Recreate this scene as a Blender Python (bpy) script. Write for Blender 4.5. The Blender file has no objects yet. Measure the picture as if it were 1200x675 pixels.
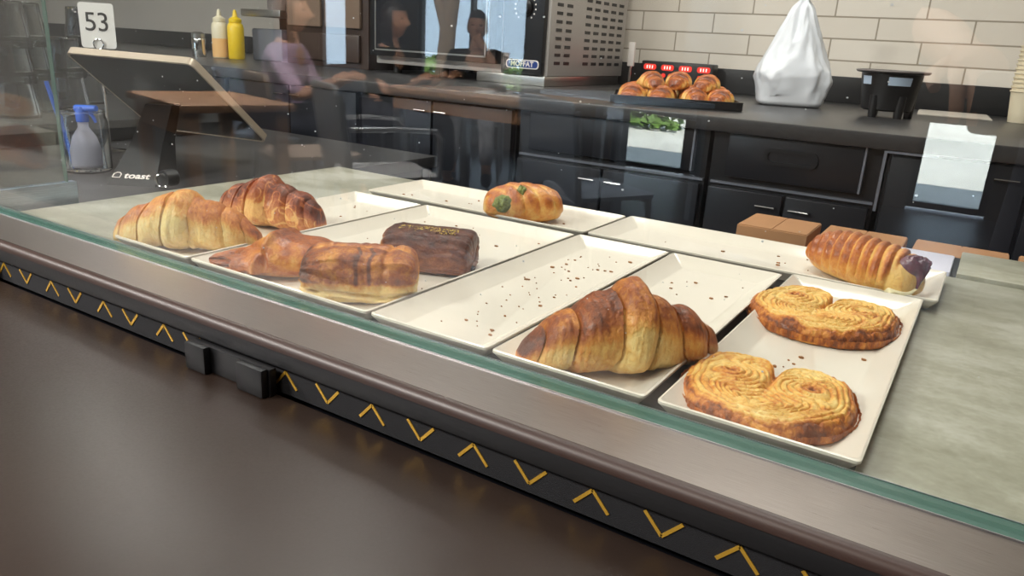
import bpy, bmesh, math, random
import numpy as np
from mathutils import Vector, Matrix
PI = math.pi
S = bpy.context.scene
COL = S.collection
RNG = random.Random(7)

# ------------------------------------------------------------------ camera
EYE = 0.28                      # eye above the deck of the pastry case
cd = bpy.data.cameras.new('camera'); cam = bpy.data.objects.new('camera', cd); COL.objects.link(cam)
cd.sensor_width = 36; cd.lens = 36 * 882 / 1200; cd.clip_start = .01; cd.clip_end = 200
cam.matrix_world = Matrix(((0.84172585, -0.21128501, 0.49684629, 0),
                           (0.53699333, 0.23217606, -0.81100705, 0),
                           (0.05599782, 0.94944875, 0.30888723, EYE), (0, 0, 0, 1)))
S.camera = cam
# ------------------------------------------------------------------ exposure, world, sun, large lights
S.view_settings.view_transform = 'Standard'; S.view_settings.look = 'None'
S.view_settings.gamma = 1; S.view_settings.use_curve_mapping = False
S.view_settings.exposure = 0.36
try:
    S.cycles.use_denoising = True
    S.cycles.max_bounces = 8; S.cycles.transparent_max_bounces = 16
    S.cycles.sample_clamp_indirect = 6
except Exception: pass
w = bpy.data.worlds.new('sky'); S.world = w; w.use_nodes = True
bg = w.node_tree.nodes['Background']; bg.inputs[0].default_value = (.62, .78, 1, 1); bg.inputs[1].default_value = 5.0
sd = bpy.data.lights.new('sun', 'SUN'); sd.energy = 26; sd.angle = .01; sd.color = (1, .96, .9)
sun = bpy.data.objects.new('sun', sd); COL.objects.link(sun)
sun.rotation_euler = Vector((-.35, -.75, -1.25)).to_track_quat('-Z', 'Y').to_euler()
CEIL = 1.95
LAMPS = [(-.35, .55, .6, .6, 10.0, (1, .97, .92)), (-1.35, 1.45, .6, .6, 15.0, (1, .97, .92)), (-2.7, 1.5, .6, .6, 13.0, (1, .97, .92)), (-.3, 1.9, .6, .6, 15.0, (1, .97, .92)),
         (-2.2, -1.6, .6, .6, 120.0, (1, .96, .91)), (-.6, -1.4, .6, .6, 22.0, (1, .93, .84)), (-3.8, -1.2, .6, .6, 120.0, (1, .95, .9))]  # last three, over the dining room, are added in place of window daylight
for i, (x, y, sx, sy, e, c) in enumerate(LAMPS):
    ld = bpy.data.lights.new('ceiling_panel_light', 'AREA'); ld.shape = 'RECTANGLE'; ld.size = sx - .06; ld.size_y = sy - .06
    ld.energy = e; ld.color = c
    lo = bpy.data.objects.new('ceiling_panel_light', ld); COL.objects.link(lo); lo.location = (x, y, CEIL - .035)

# ------------------------------------------------------------------ materials
def srgb(r, g, b):
    f = lambda v: (v / 255) / 12.92 if v / 255 <= .04045 else ((v / 255 + .055) / 1.055) ** 2.4
    return (f(r), f(g), f(b), 1)
class NT:
    def __init__(s, name):
        s.m = bpy.data.materials.new(name); s.m.use_nodes = True; s.t = s.m.node_tree
        s.p = s.t.nodes['Principled BSDF']; s.out = s.t.nodes['Material Output']
    def n(s, ty, **k):
        nd = s.t.nodes.new(ty)
        for a, v in k.items():
            if a in nd.inputs: nd.inputs[a].default_value = v
            else: setattr(nd, a, v)
        return nd
    def l(s, a, b): s.t.links.new(a, b)
    def coord(s, scale=None, kind='Object'):
        tc = s.n('ShaderNodeTexCoord')
        if scale is None: return tc.outputs[kind]
        mp = s.n('ShaderNodeMapping'); mp.inputs['Scale'].default_value = scale
        s.l(tc.outputs[kind], mp.inputs[0]); return mp.outputs[0]
    def noise(s, scale, detail=4, vec=None, rough=.55):
        nd = s.n('ShaderNodeTexNoise'); nd.inputs['Scale'].default_value = scale; nd.inputs['Detail'].default_value = detail
        nd.inputs['Roughness'].default_value = rough
        if vec is not None: s.l(vec, nd.inputs['Vector'])
        return nd.outputs['Fac']
    def ramp(s, fac, stops):
        r = s.n('ShaderNodeValToRGB'); e = r.color_ramp.elements
        while len(e) < len(stops): e.new(.5)
        for q, (p, c) in zip(e, stops): q.position = p; q.color = c
        s.l(fac, r.inputs[0]); return r.outputs[0]
    def math(s, op, a, b=None):
        m = s.n('ShaderNodeMath'); m.operation = op
        for i, v in enumerate((a, b)):
            if v is None: continue
            if isinstance(v, (int, float)): m.inputs[i].default_value = v
            else: s.l(v, m.inputs[i])
        return m.outputs[0]
    def bump(s, h, strength=.3, dist=.001):
        b = s.n('ShaderNodeBump'); b.inputs['Strength'].default_value = strength; b.inputs['Distance'].default_value = dist
        s.l(h, b.inputs['Height']); s.l(b.outputs[0], s.p.inputs['Normal'])
def mat(name, c, rough=.5, metal=0, var=0, vs=20, bump=0, bs=200, coat=0, spec=.5, alpha=1, trans=0, aniso=None):
    k = NT(name); p = k.p
    p.inputs['Roughness'].default_value = rough; p.inputs['Metallic'].default_value = metal
    p.inputs['Coat Weight'].default_value = coat; p.inputs['Specular IOR Level'].default_value = spec
    p.inputs['Alpha'].default_value = alpha; p.inputs['Transmission Weight'].default_value = trans
    if var:
        nz = k.noise(vs, 5, k.coord())
        lo = tuple(max(0, v * (1 - var)) for v in c[:3]) + (1,); hi = tuple(min(1, v * (1 + var)) for v in c[:3]) + (1,)
        k.l(k.ramp(nz, [(.3, lo), (.7, hi)]), p.inputs['Base Color'])
    else: p.inputs['Base Color'].default_value = c
    if bump: k.bump(k.noise(bs, 4, k.coord()), bump)
    return k.m
M = {}
def glass_mat(name, tint=(.93, .98, .96, 1), f0=.06, pw=4.0):
    k = NT(name); k.t.nodes.remove(k.p)
    lw = k.n('ShaderNodeLayerWeight'); lw.inputs['Blend'].default_value = .5
    f = k.math('POWER', lw.outputs['Facing'], 1.0)
    f = k.math('POWER', f, pw); f = k.math('MULTIPLY_ADD', f, 1 - f0); k.t.nodes[-1].inputs[2].default_value = f0
    tr = k.n('ShaderNodeBsdfTransparent'); tr.inputs[0].default_value = tint
    gl = k.n('ShaderNodeBsdfGlossy'); gl.inputs['Roughness'].default_value = 0.0
    mx = k.n('ShaderNodeMixShader'); k.l(f, mx.inputs[0]); k.l(tr.outputs[0], mx.inputs[1]); k.l(gl.outputs[0], mx.inputs[2])
    k.l(mx.outputs[0], k.out.inputs['Surface']); return k.m
M['pane'] = glass_mat('clear_pane', (.965, .99, .98, 1), .08)
M['glassware'] = mat('glassware', (.95, .98, 1, 1), .03, trans=1)
M['plastic_clear'] = glass_mat('clear_plastic', (.8, .84, .86, 1), .10, 2.5)
M['glass_edge'] = mat('glass_edge', srgb(88, 126, 116), .15, trans=.3)
def steel(name, c, rough=.3, along=(3, 160, 160)):
    k = NT(name); p = k.p; p.inputs['Metallic'].default_value = 1
    nz = k.noise(9, 6, k.coord(along), .7)
    k.l(k.ramp(nz, [(.3, tuple(v * .78 for v in c[:3]) + (1,)), (.7, tuple(min(1, v * 1.16) for v in c[:3]) + (1,))]), p.inputs['Base Color'])
    k.l(k.ramp(nz, [(.3, (rough * .8,) * 3 + (1,)), (.7, (rough * 1.3,) * 3 + (1,))]), p.inputs['Roughness'])
    k.bump(nz, .12, .0003); return k.m
M['steel'] = steel('brushed_steel', srgb(166, 157, 152), .33, (4, 260, 260))
M['steel_y'] = steel('brushed_steel_plate', srgb(175, 195, 215), .35, (120, 4, 120))
M['steel_plain'] = mat('stainless', srgb(190, 188, 184), .3, 1)
M['alu'] = mat('aluminium_tube', srgb(175, 178, 182), .35, 1)
M['chrome'] = mat('chrome', srgb(220, 220, 220), .12, 1)
M['black'] = mat('black_plastic', srgb(24, 24, 26), .38)
M['black_trim'] = mat('black_rubber_trim', srgb(30, 30, 32), .42, bump=.15, bs=300)
M['brown_trim'] = mat('brown_bullnose', srgb(58, 40, 34), .42)
k = NT('black_fabric_band'); k.p.inputs['Base Color'].default_value = srgb(24, 24, 28); k.p.inputs['Roughness'].default_value = .8
k.bump(k.noise(1500, 2, k.coord()), .9, .0008); M['fabric_band'] = k.m
M['gold'] = mat('gold_inlay', srgb(214, 168, 62), .35, .5)
k = NT('dark_brown_laminate'); nz = k.noise(3, 6, k.coord()); n2 = k.noise(450, 3, k.coord())
k.l(k.ramp(nz, [(.3, srgb(42, 32, 27)), (.75, srgb(54, 42, 35))]), k.p.inputs['Base Color'])
k.l(k.ramp(n2, [(.3, (.3,) * 3 + (1,)), (.8, (.42,) * 3 + (1,))]), k.p.inputs['Roughness']); k.p.inputs['Specular IOR Level'].default_value = .45
k.bump(n2, .08, .0004); M['laminate'] = k.m
k = NT('grey_green_stone'); v = k.coord((1, 1.8, 1)); nz = k.noise(5, 8, v, .65); n2 = k.noise(160, 3, k.coord())
mx = k.math('ADD', k.math('MULTIPLY', nz, .85), k.math('MULTIPLY', n2, .15))
k.l(k.ramp(mx, [(.34, srgb(132, 129, 110)), (.48, srgb(160, 157, 140)), (.6, srgb(186, 183, 170))]), k.p.inputs['Base Color'])
k.p.inputs['Roughness'].default_value = .32; M['stone'] = k.m
M['ceramic'] = mat('white_melamine', srgb(228, 218, 204), .16, spec=.5, var=.02, vs=6)
M['counter_black'] = mat('black_worktop', srgb(54, 53, 54), .33, var=.15, vs=60)
M['cab'] = mat('black_cabinet', srgb(20, 22, 27), .35)
M['cab_face'] = mat('black_drawer_face', srgb(26, 28, 34), .3)
M['cab_edge'] = mat('worn_grey_edge', srgb(120, 124, 135), .35, .3)
M['cardboard'] = mat('cardboard', srgb(176, 128, 88), .8, var=.08, vs=15)
M['floor'] = mat('dark_floor', srgb(62, 56, 54), .4, var=.2, vs=8)
M['plaster'] = mat('grey_wall_paint', srgb(176, 170, 162), .8, var=.04, vs=3)
M['dark_wall'] = mat('dark_wall_paint', srgb(70, 62, 58), .7)
M['ceil'] = mat('ceiling_paint', srgb(196, 192, 186), .9)
def tiles():
    k = NT('cream_subway_tiles'); tc = k.coord(None); mp = k.n('ShaderNodeMapping'); k.l(tc, mp.inputs[0])
    mp.inputs['Rotation'].default_value = (PI / 2, 0, 0); mp.inputs['Location'].default_value = (.13, -.235 + .0, 0)
    b = k.n('ShaderNodeTexBrick'); k.l(mp.outputs[0], b.inputs['Vector'])
    b.offset = .5; b.inputs['Scale'].default_value = 1; b.inputs['Mortar Size'].default_value = .0028
    b.inputs['Brick Width'].default_value = .296; b.inputs['Row Height'].default_value = .0745; b.inputs['Mortar Smooth'].default_value = .1
    b.inputs['Color1'].default_value = srgb(240, 230, 218); b.inputs['Color2'].default_value = srgb(230, 219, 206); b.inputs['Mortar'].default_value = srgb(170, 158, 142)
    k.l(b.outputs[0], k.p.inputs['Base Color']); k.p.inputs['Roughness'].default_value = .18
    inv = k.math('SUBTRACT', 1.0, b.outputs['Fac']); wv = k.noise(7, 2, k.coord())
    h = k.math('ADD', inv, k.math('MULTIPLY', wv, .8)); k.bump(h, .5, .0015); return k.m
M['tiles'] = tiles()

# pastry crust: colour follows the "bake" value stored on each vertex of the pastry
def crust(name, stops, rough=.42, coat=.15, fine=260, bumpk=.85, streak=(1, 1, 1), noise_amt=.46):
    k = NT(name); at = k.n('ShaderNodeAttribute'); at.attribute_name = 'bake'
    v = k.coord(streak); n1 = k.noise(fine, 5, v, .62); n2 = k.noise(fine * .28, 4, v, .6)
    a = k.math('ADD', k.math('MULTIPLY', k.math('SUBTRACT', n1, .5), noise_amt), k.math('MULTIPLY', k.math('SUBTRACT', n2, .5), noise_amt * 1.5))
    k.l(k.ramp(k.math('ADD', at.outputs['Fac'], a), stops), k.p.inputs['Base Color'])
    k.p.inputs['Roughness'].default_value = rough; k.p.inputs['Coat Weight'].default_value = coat; k.p.inputs['Coat Roughness'].default_value = .25
    k.p.inputs['Specular IOR Level'].default_value = .4
    k.bump(k.math('ADD', n1, k.math('MULTIPLY', n2, 1.2)), bumpk, .0022); return k.m
M['crust_pale'] = crust('golden_crust', [(0, srgb(246, 220, 150)), (.3, srgb(232, 182, 102)), (.52, srgb(212, 138, 60)), (.76, srgb(158, 82, 36)), (1, srgb(96, 46, 24))])
M['crust_gold'] = crust('light_golden_crust', [(0, srgb(250, 222, 150)), (.35, srgb(238, 184, 100)), (.6, srgb(220, 142, 66)), (.85, srgb(176, 92, 40)), (1, srgb(120, 60, 28))])
M['crust_red'] = crust('red_brown_crust', [(0, srgb(238, 190, 120)), (.3, srgb(208, 134, 76)), (.55, srgb(172, 92, 54)), (.8, srgb(128, 62, 38)), (1, srgb(84, 38, 24))])
M['crust_orange'] = crust('orange_baked_crust', [(0, srgb(240, 196, 112)), (.3, srgb(220, 148, 66)), (.55, srgb(190, 104, 40)), (.8, srgb(140, 66, 26)), (1, srgb(80, 38, 18))], coat=.35, rough=.34)
M['crust_choc'] = crust('chocolate_crust', [(0, srgb(178, 120, 74)), (.3, srgb(140, 84, 54)), (.6, srgb(104, 56, 38)), (.85, srgb(74, 36, 26)), (1, srgb(44, 20, 16))], coat=.15)
M['crust_palm'] = crust('sugared_palmier_crust', [(0, srgb(252, 218, 138)), (.3, srgb(240, 188, 98)), (.55, srgb(222, 146, 62)), (.78, srgb(180, 98, 38)), (1, srgb(116, 60, 30))], fine=420, rough=.38, bumpk=.8)
M['cream_fill'] = mat('cream_cheese', srgb(244, 232, 190), .5, var=.08, vs=200, bump=.4)
M['berry'] = mat('berry_filling', srgb(104, 52, 62), .22, var=.3, vs=120, bump=.4, bs=300, coat=.5)
M['spinach'] = mat('spinach_filling', srgb(122, 128, 62), .6, var=.5, vs=260, bump=.9, bs=350)
M['pistachio'] = mat('pistachio_gold', srgb(214, 186, 92), .4, var=.4, vs=300)
M['choc'] = mat('chocolate', srgb(38, 20, 16), .3)
M['crumb'] = mat('pastry_crumb', srgb(150, 98, 54), .7, var=.4, vs=90)

# ------------------------------------------------------------------ mesh helpers
class MB:
    def __init__(s): s.v = []; s.f = []
    def add(s, v, f):
        o = len(s.v); s.v += [tuple(p) for p in v]; s.f += [tuple(i + o for i in q) for q in f]; return s
    def bx(s, x0, x1, y0, y1, z0, z1, bev=0, R=None, o=(0, 0, 0)):
        bm = bmesh.new(); bmesh.ops.create_cube(bm, size=1)
        c = Vector(((x0 + x1) / 2, (y0 + y1) / 2, (z0 + z1) / 2)); d = (abs(x1 - x0), abs(y1 - y0), abs(z1 - z0))
        for v in bm.verts: v.co = Vector((v.co.x * d[0], v.co.y * d[1], v.co.z * d[2]))
        if bev: bmesh.ops.bevel(bm, geom=list(bm.edges), offset=min(bev, min(d) * .45), segments=2, affect='EDGES', profile=.6)
        vs = [(v.co + c) for v in bm.verts]
        if R is not None: vs = [R @ v + Vector(o) for v in vs]
        bm.verts.index_update(); fs = [tuple(v.index for v in f.verts) for f in bm.faces]; bm.free(); return s.add(vs, fs)
    def lathe(s, prof, n=32, o=(0, 0, 0), R=None, wob=None):
        vs = []; fs = []
        for j, (r, z) in enumerate(prof):
            for i in range(n):
                a = 2 * PI * i / n; rr = r * (1 + (wob(a, j) if wob else 0)); vs.append(Vector((rr * math.cos(a), rr * math.sin(a), z)))
        for j in range(len(prof) - 1):
            for i in range(n):
                i2 = (i + 1) % n; fs.append((j * n + i, j * n + i2, (j + 1) * n + i2, (j + 1) * n + i))
        if prof[0][0] > 1e-5: fs.append(tuple(range(n))[::-1])
        if prof[-1][0] > 1e-5: fs.append(tuple((len(prof) - 1) * n + i for i in range(n)))
        if R is not None: vs = [R @ v for v in vs]
        return s.add([v + Vector(o) for v in vs], fs)
    def tube(s, pts, r, n=10, cap=True):
        pts = [Vector(p) for p in pts]; vs = []; fs = []; m = len(pts); rr = r if isinstance(r, (list, tuple)) else [r] * m
        up = Vector((0, 0, 1)); prev = None
        for j, p in enumerate(pts):
            t = (pts[min(j + 1, m - 1)] - pts[max(j - 1, 0)]).normalized()
            if prev is None:
                a = up if abs(t.dot(up)) < .9 else Vector((1, 0, 0)); u = t.cross(a).normalized()
            else: u = (prev - t * prev.dot(t)).normalized()
            prev = u; b = t.cross(u)
            for i in range(n):
                an = 2 * PI * i / n; vs.append(p + (u * math.cos(an) + b * math.sin(an)) * rr[j])
        for j in range(m - 1):
            for i in range(n):
                i2 = (i + 1) % n; fs.append((j * n + i, j * n + i2, (j + 1) * n + i2, (j + 1) * n + i))
        if cap: fs.append(tuple(range(n))[::-1]); fs.append(tuple((m - 1) * n + i for i in range(n)))
        return s.add(vs, fs)
    def prism(s, poly, axis, a, b):
        # poly in the two other axes (cyclic order), extruded from a to b along axis
        def P(p, q):
            return {'x': (q, p[0], p[1]), 'y': (p[0], q, p[1]), 'z': (p[0], p[1], q)}[axis]
        n = len(poly); vs = [P(p, a) for p in poly] + [P(p, b) for p in poly]
        fs = [tuple(range(n))[::-1], tuple(range(n, 2 * n))] + [(i, (i + 1) % n, n + (i + 1) % n, n + i) for i in range(n)]
        return s.add(vs, fs)
    def xf(s, mtx):
        s.v = [tuple(mtx @ Vector(p)) for p in s.v]; return s
    def build(s, name, m, parent=None, smooth=True, angle=35):
        me = bpy.data.meshes.new(name); off = Vector((0, 0, 0)); q = parent
        while q is not None: off += q.location; q = q.parent
        me.from_pydata([tuple(Vector(p) - off) for p in s.v], [], s.f); me.validate()
        bm = bmesh.new(); bm.from_mesh(me); bmesh.ops.recalc_face_normals(bm, faces=bm.faces); bm.to_mesh(me); bm.free()
        return link(name, me, m, parent, smooth, angle)
def link(name, me, m, parent=None, smooth=True, angle=35):
    for q in (m if isinstance(m, (list, tuple)) else [m]): me.materials.append(M[q] if isinstance(q, str) else q)
    if smooth:
        for p in me.polygons: p.use_smooth = True
        try: me.set_sharp_from_angle(angle=math.radians(angle))
        except Exception: pass
    o = bpy.data.objects.new(name, me); COL.objects.link(o)
    if parent is not None: o.parent = parent
    return o
def tag(o, label, cat, group=None, kind=None):
    if label: o['label'] = label
    if cat: o['category'] = cat
    if group: o['group'] = group
    if kind: o['kind'] = kind
    return o
def thing(name, label, cat, loc=(0, 0, 0), group=None):
    o = bpy.data.objects.new(name, None); COL.objects.link(o); o.location = loc; o.empty_display_size = .05
    return tag(o, label, cat, group)
def place(o, loc, rz=0, rx=0, ry=0):
    o.location = loc; o.rotation_euler = (rx, ry, rz); return o
def struct(o): o['kind'] = 'structure'; return o
def dup(o, loc, rz, label, par=None):
    c = o.copy(); COL.objects.link(c)
    if par is None:
        c.location = loc; c.rotation_euler = (0, 0, rz)
        if label: c['label'] = label
    else: c.parent = par
    for ch in o.children: dup(ch, None, 0, None, c)
    return c
def eval_mesh(o):
    dg = bpy.context.evaluated_depsgraph_get(); me = bpy.data.meshes.new_from_object(o.evaluated_get(dg)); d = o.data; bpy.data.objects.remove(o)
    return me
def plate2d(outer, holes, th):
    """flat plate in local XY with holes, thickness th, as a MB"""
    cu = bpy.data.curves.new('c', 'CURVE'); cu.dimensions = '2D'; cu.fill_mode = 'BOTH'; cu.extrude = th / 2
    for L in [outer] + holes:
        sp = cu.splines.new('POLY'); sp.points.add(len(L) - 1); sp.use_cyclic_u = True
        for q, p in zip(sp.points, L): q.co = (p[0], p[1], 0, 1)
    o = bpy.data.objects.new('c', cu); COL.objects.link(o); me = eval_mesh(o)
    mb = MB(); mb.add([v.co.copy() for v in me.vertices], [tuple(p.vertices) for p in me.polygons]); return mb
def text_mb(s, size, th=.0006, ox=0, shear=0, space=1, bold=0):
    cu = bpy.data.curves.new('t', 'FONT'); cu.body = s; cu.size = size; cu.extrude = th / 2; cu.align_x = 'CENTER'; cu.align_y = 'CENTER'
    cu.resolution_u = 4; cu.space_character = space; cu.offset = bold; cu.shear = shear
    o = bpy.data.objects.new('t', cu); COL.objects.link(o); me = eval_mesh(o)
    mb = MB(); mb.add([v.co.copy() for v in me.vertices], [tuple(p.vertices) for p in me.polygons]); return mb
def frame_mtx(o, ex, ey):
    ex = Vector(ex).normalized(); ey = Vector(ey); ey = (ey - ex * ey.dot(ex)).normalized(); ez = ex.cross(ey)
    return Matrix(((ex.x, ey.x, ez.x, o[0]), (ex.y, ey.y, ez.y, o[1]), (ex.z, ey.z, ez.z, o[2]), (0, 0, 0, 1)))
def rrect(w, h, r, n=5, cx=0, cy=0):
    out = []
    for sx, sy, a0 in ((1, 1, 0), (-1, 1, 90), (-1, -1, 180), (1, -1, 270)):
        for i in range(n + 1):
            a = math.radians(a0 + 90 * i / n); out.append((cx + sx * (w / 2 - r) + r * math.cos(a), cy + sy * (h / 2 - r) + r * math.sin(a)))
    return out

# ------------------------------------------------------------------ vector noise for the pastries
def vnoise(P, f, seed=0):
    Q = P * f + seed * 17.31; I = np.floor(Q).astype(np.int64); F = Q - I; F = F * F * (3 - 2 * F)
    def h(i, j, k):
        n = (i * 374761393 + j * 668265263 + k * 2147483647 + seed * 1274126177) & 0xffffffff
        n = ((n ^ (n >> 13)) * 1274126177) & 0xffffffff; n = n ^ (n >> 16); return (n & 0xffff) / 65535.0
    r = 0
    for a in (0, 1):
        for b in (0, 1):
            for c in (0, 1):
                wgt = (F[..., 0] if a else 1 - F[..., 0]) * (F[..., 1] if b else 1 - F[..., 1]) * (F[..., 2] if c else 1 - F[..., 2])
                r = r + wgt * h(I[..., 0] + a, I[..., 1] + b, I[..., 2] + c)
    return r * 2 - 1
def fbm(P, f, o=4, seed=0):
    r = 0; a = 1
    for i in range(o): r = r + a * vnoise(P, f * 2 ** i, seed + i * 7); a *= .5
    return r / 1.8
sstep = lambda a, b, x: (lambda t: t * t * (3 - 2 * t))(np.clip((x - a) / (b - a), 0, 1))
def grid_mesh(name, X, Y, Z, B, m, closed=True, parent=None, caps=True):
    """X,Y,Z,B arrays (nu, nv); v cyclic"""
    nu, nv = X.shape; me = bpy.data.meshes.new(name)
    co = np.stack([X, Y, Z], -1).reshape(-1, 3); i = np.arange(nu - 1)[:, None]; j = np.arange(nv)[None, :]; j2 = (j + 1) % nv
    q = np.stack([i * nv + j, i * nv + j2, (i + 1) * nv + j2, (i + 1) * nv + j], -1).reshape(-1, 4)
    faces = q.tolist()
    if caps: faces += [list(range(nv))[::-1], [(nu - 1) * nv + t for t in range(nv)]]
    me.from_pydata(co.tolist(), [], faces)
    at = me.attributes.new('bake', 'FLOAT', 'POINT'); at.data.foreach_set('value', np.clip(B, 0, 1).reshape(-1).astype(np.float32))
    bm = bmesh.new(); bm.from_mesh(me); bmesh.ops.recalc_face_normals(bm, faces=bm.faces); bm.to_mesh(me); bm.free()
    return link(name, me, m, parent, True, 70)
# ------------------------------------------------------------------ the setting
FZ = -.76
X0, X1, Y0, Y1 = -7.5, 2.5, -5.44, 3.05
struct(MB().bx(X0, X1, Y0 - .1, Y1 + .1, FZ - .1, FZ).build('floor', 'floor', smooth=False))
struct(MB().bx(X0, X1, Y0 - .1, Y1 + .1, CEIL, CEIL + .12).build('ceiling', 'ceil', smooth=False))
struct(MB().bx(-2.6, X1, Y1, Y1 + .1, FZ, CEIL).build('wall_back', 'tiles', smooth=False))
struct(MB().bx(X0, -2.6, Y1, Y1 + .1, FZ, CEIL).build('wall_back_left', 'plaster', smooth=False))
struct(MB().bx(X0 - .1, X0, Y0 - .1, Y1 + .1, FZ, CEIL).build('wall_left', 'plaster', smooth=False))
struct(MB().bx(X1, X1 + .1, Y0 - .1, Y1 + .1, FZ, CEIL).build('wall_right', 'plaster', smooth=False))
# street front behind the photographer: windows and a doorway, last two cut low to shape the mirrored bright patches
ops = [(-6.75, -6.3, FZ + .3, 1.6), (-5.3, -3.95, FZ + .3, 1.6), (-2.95, -2.25, FZ + .02, -.18), (-.47, .06, FZ + .02, -.06)]
mb = MB(); xs = X0
for (a, b, z0, z1) in ops:
    mb.bx(xs, a, Y0 - .1, Y0, FZ, CEIL); mb.bx(a, b, Y0 - .1, Y0, z1, CEIL)
    if z0 > FZ + .05: mb.bx(a, b, Y0 - .1, Y0, FZ, z0)
    xs = b
mb.bx(xs, X1, Y0 - .1, Y0, FZ, CEIL); struct(mb.build('wall_front', 'dark_wall', smooth=False))
for i, (a, b, z0, z1) in enumerate(ops):
    nm = 'door_1' if i == 3 else 'window_%d' % (i + 1)
    f = MB(); t = .045
    for q in ((a, a + t, z0, z1), (b - t, b, z0, z1), (a + t, b - t, z1 - t, z1), (a + t, b - t, z0, z0 + t)): f.bx(q[0], q[1], Y0 - .08, Y0 - .02, q[2], q[3])
    if i == 1:
        c = (a + b) / 2; f.bx(c - .02, c + .02, Y0 - .08, Y0 - .02, z0 + t, z1 - t)
    fr = struct(f.build(nm, 'black', smooth=False))
    MB().bx(a + t, b - t, Y0 - .054, Y0 - .05, z0 + t, z1 - t).build('pane', 'pane', fr, smooth=False)
k = NT('sunlit_pavement'); k.l(k.ramp(k.noise(.8, 6, k.coord()), [(.3, srgb(196, 192, 184)), (.7, srgb(222, 218, 210))]), k.p.inputs['Base Color']); k.p.inputs['Roughness'].default_value = .8; M['pave'] = k.m
struct(MB().bx(-16, 9, -20, Y0 - .1, FZ - .15, FZ - .03).build('pavement', 'pave', smooth=False))
M['leaf'] = mat('green_leaves', srgb(92, 122, 52), .7, var=.5, vs=6); M['bark'] = mat('tree_bark', srgb(92, 74, 60), .9, var=.3, vs=10)
for n_, (x, y, r, g, lb) in enumerate([(-7.4, -8.6, .16, .9, 'slim street tree leaning over the hedge outside'), (-5.0, -11.6, .11, .8, 'thin street tree with a forked trunk outside'), (-2.6, -10.8, .2, 1.3, 'thick street tree across the pavement')]):
    t = thing('street_tree', lb, 'tree', (x, y, FZ - .03), 'street trees outside')
    MB().tube([(x, y, FZ - .03), (x + .1, y, .4), (x + .35, y + .1, 1.6), (x + .4, y, 3.0)], [r, r * .8, r * .7, r * .5]).tube([(x + .1, y, .4), (x - .35, y, 1.6), (x - .6, y, 2.9)], [r * .7, r * .5, r * .4]).build('trunk', 'bark', t)
    r2 = random.Random(n_); cm = MB()
    for q in range(420):
        a, b2 = r2.random() * 2 * PI, r2.random() * PI; rr = g * .6 * (.5 + .5 * r2.random())
        p = Vector((x + .1 + rr * math.cos(a) * math.sin(b2) * 1.2, y + rr * math.sin(a) * math.sin(b2), 3.1 + rr * math.cos(b2))); u = Vector((r2.random() - .5, r2.random() - .5, r2.random() - .5)).normalized() * .14; v_ = u.cross(Vector((r2.random(), r2.random(), .3))).normalized() * .08
        cm.add([p - u, p + v_, p + u, p - v_], [(0, 1, 2, 3)])
    cm.build('foliage', 'leaf', t, smooth=False)
hg = MB(); r2 = random.Random(5)
for q in range(1500):
    p = Vector((-9 + 5.2 * r2.random(), -9.2 - .6 * r2.random(), FZ + .75 * r2.random())); u = Vector((r2.random() - .5, r2.random() - .5, r2.random() - .5)).normalized() * .09; v_ = u.cross(Vector((r2.random(), r2.random(), .3))).normalized() * .06
    hg.add([p - u, p + v_, p + u, p - v_], [(0, 1, 2, 3)])
tag(hg.build('hedge', 'leaf', smooth=False), 'low green hedge along the pavement outside', 'hedge')
for (x, y, sx, sy, e, c) in LAMPS:
    lb = {.55: 'square ceiling panel above the pastry case', 1.45: 'square ceiling panel above the aisle by the oven', 1.5: 'square ceiling panel above the sauce bottles', 1.9: 'square ceiling panel above the grey bucket counter', -1.6: 'added square light panel above the middle of the dining room', -1.4: 'added square light panel by the door side of the dining room', -1.2: 'added square light panel above the wooden tables'}[y]
    t = thing('ceiling_light', lb, 'ceiling light', (x, y, CEIL), 'ceiling panels')
    f = MB(); a, b = sx / 2, sx / 2 - .03
    f.bx(x - a, x + a, y - a, y - b, CEIL - .05, CEIL).bx(x - a, x + a, y + b, y + a, CEIL - .05, CEIL).bx(x - a, x - b, y - b, y + b, CEIL - .05, CEIL).bx(x + b, x + a, y - b, y + b, CEIL - .05, CEIL)
    f.build('frame', 'steel_plain', t, smooth=False); MB().bx(x - b, x + b, y - b, y + b, CEIL - .02, CEIL - .01).build('diffuser', 'ceramic', t, smooth=False)

# ------------------------------------------------------------------ customer counter
cc = MB().bx(-3.0, 1.3, .06, .4305, -.073, -.0430, .004).build('customer_counter', 'laminate')
tag(cc, 'dark brown laminate counter running along the front of the pastry case', 'counter')
MB().bx(-2.95, 1.25, .12, .41, FZ, -.0735).build('base_panel', 'dark_wall', cc, smooth=False)

# ------------------------------------------------------------------ pastry case
XL, XR = -1.205, 1.1
case = thing('pastry_case', 'glass-fronted pastry case with steel ledge and grey stone deck', 'display case', (0, .8, FZ))
LZ = .0101                                        # top of the steel ledge
MB().prism([(.4357, LZ), (.4984, LZ), (.4984, -.0188), (.4357, -.0188)], 'x', -2.2, XR).build('steel_ledge', 'steel', case, smooth=False)
n = 8; pr = [(.4362, LZ + .0005)] + [(.4357 - .0087 * math.sin(PI / 2 * i / n), LZ - .0087 + .0092 * math.cos(PI / 2 * i / n)) for i in range(1, n + 1)] + [(.4362, LZ - .0087)]
MB().prism(pr, 'x', -2.2, XR).build('ledge_bullnose', 'brown_trim', case)
MB().bx(-2.2, XR, .428, .4352, -.0150, .0009, .002).build('ledge_trim', 'black_trim', case)
band = MB().bx(-2.2, XR, .4333, .443, -.0425, -.0152).build('fabric_band', 'fabric_band', case, smooth=False)
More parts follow.
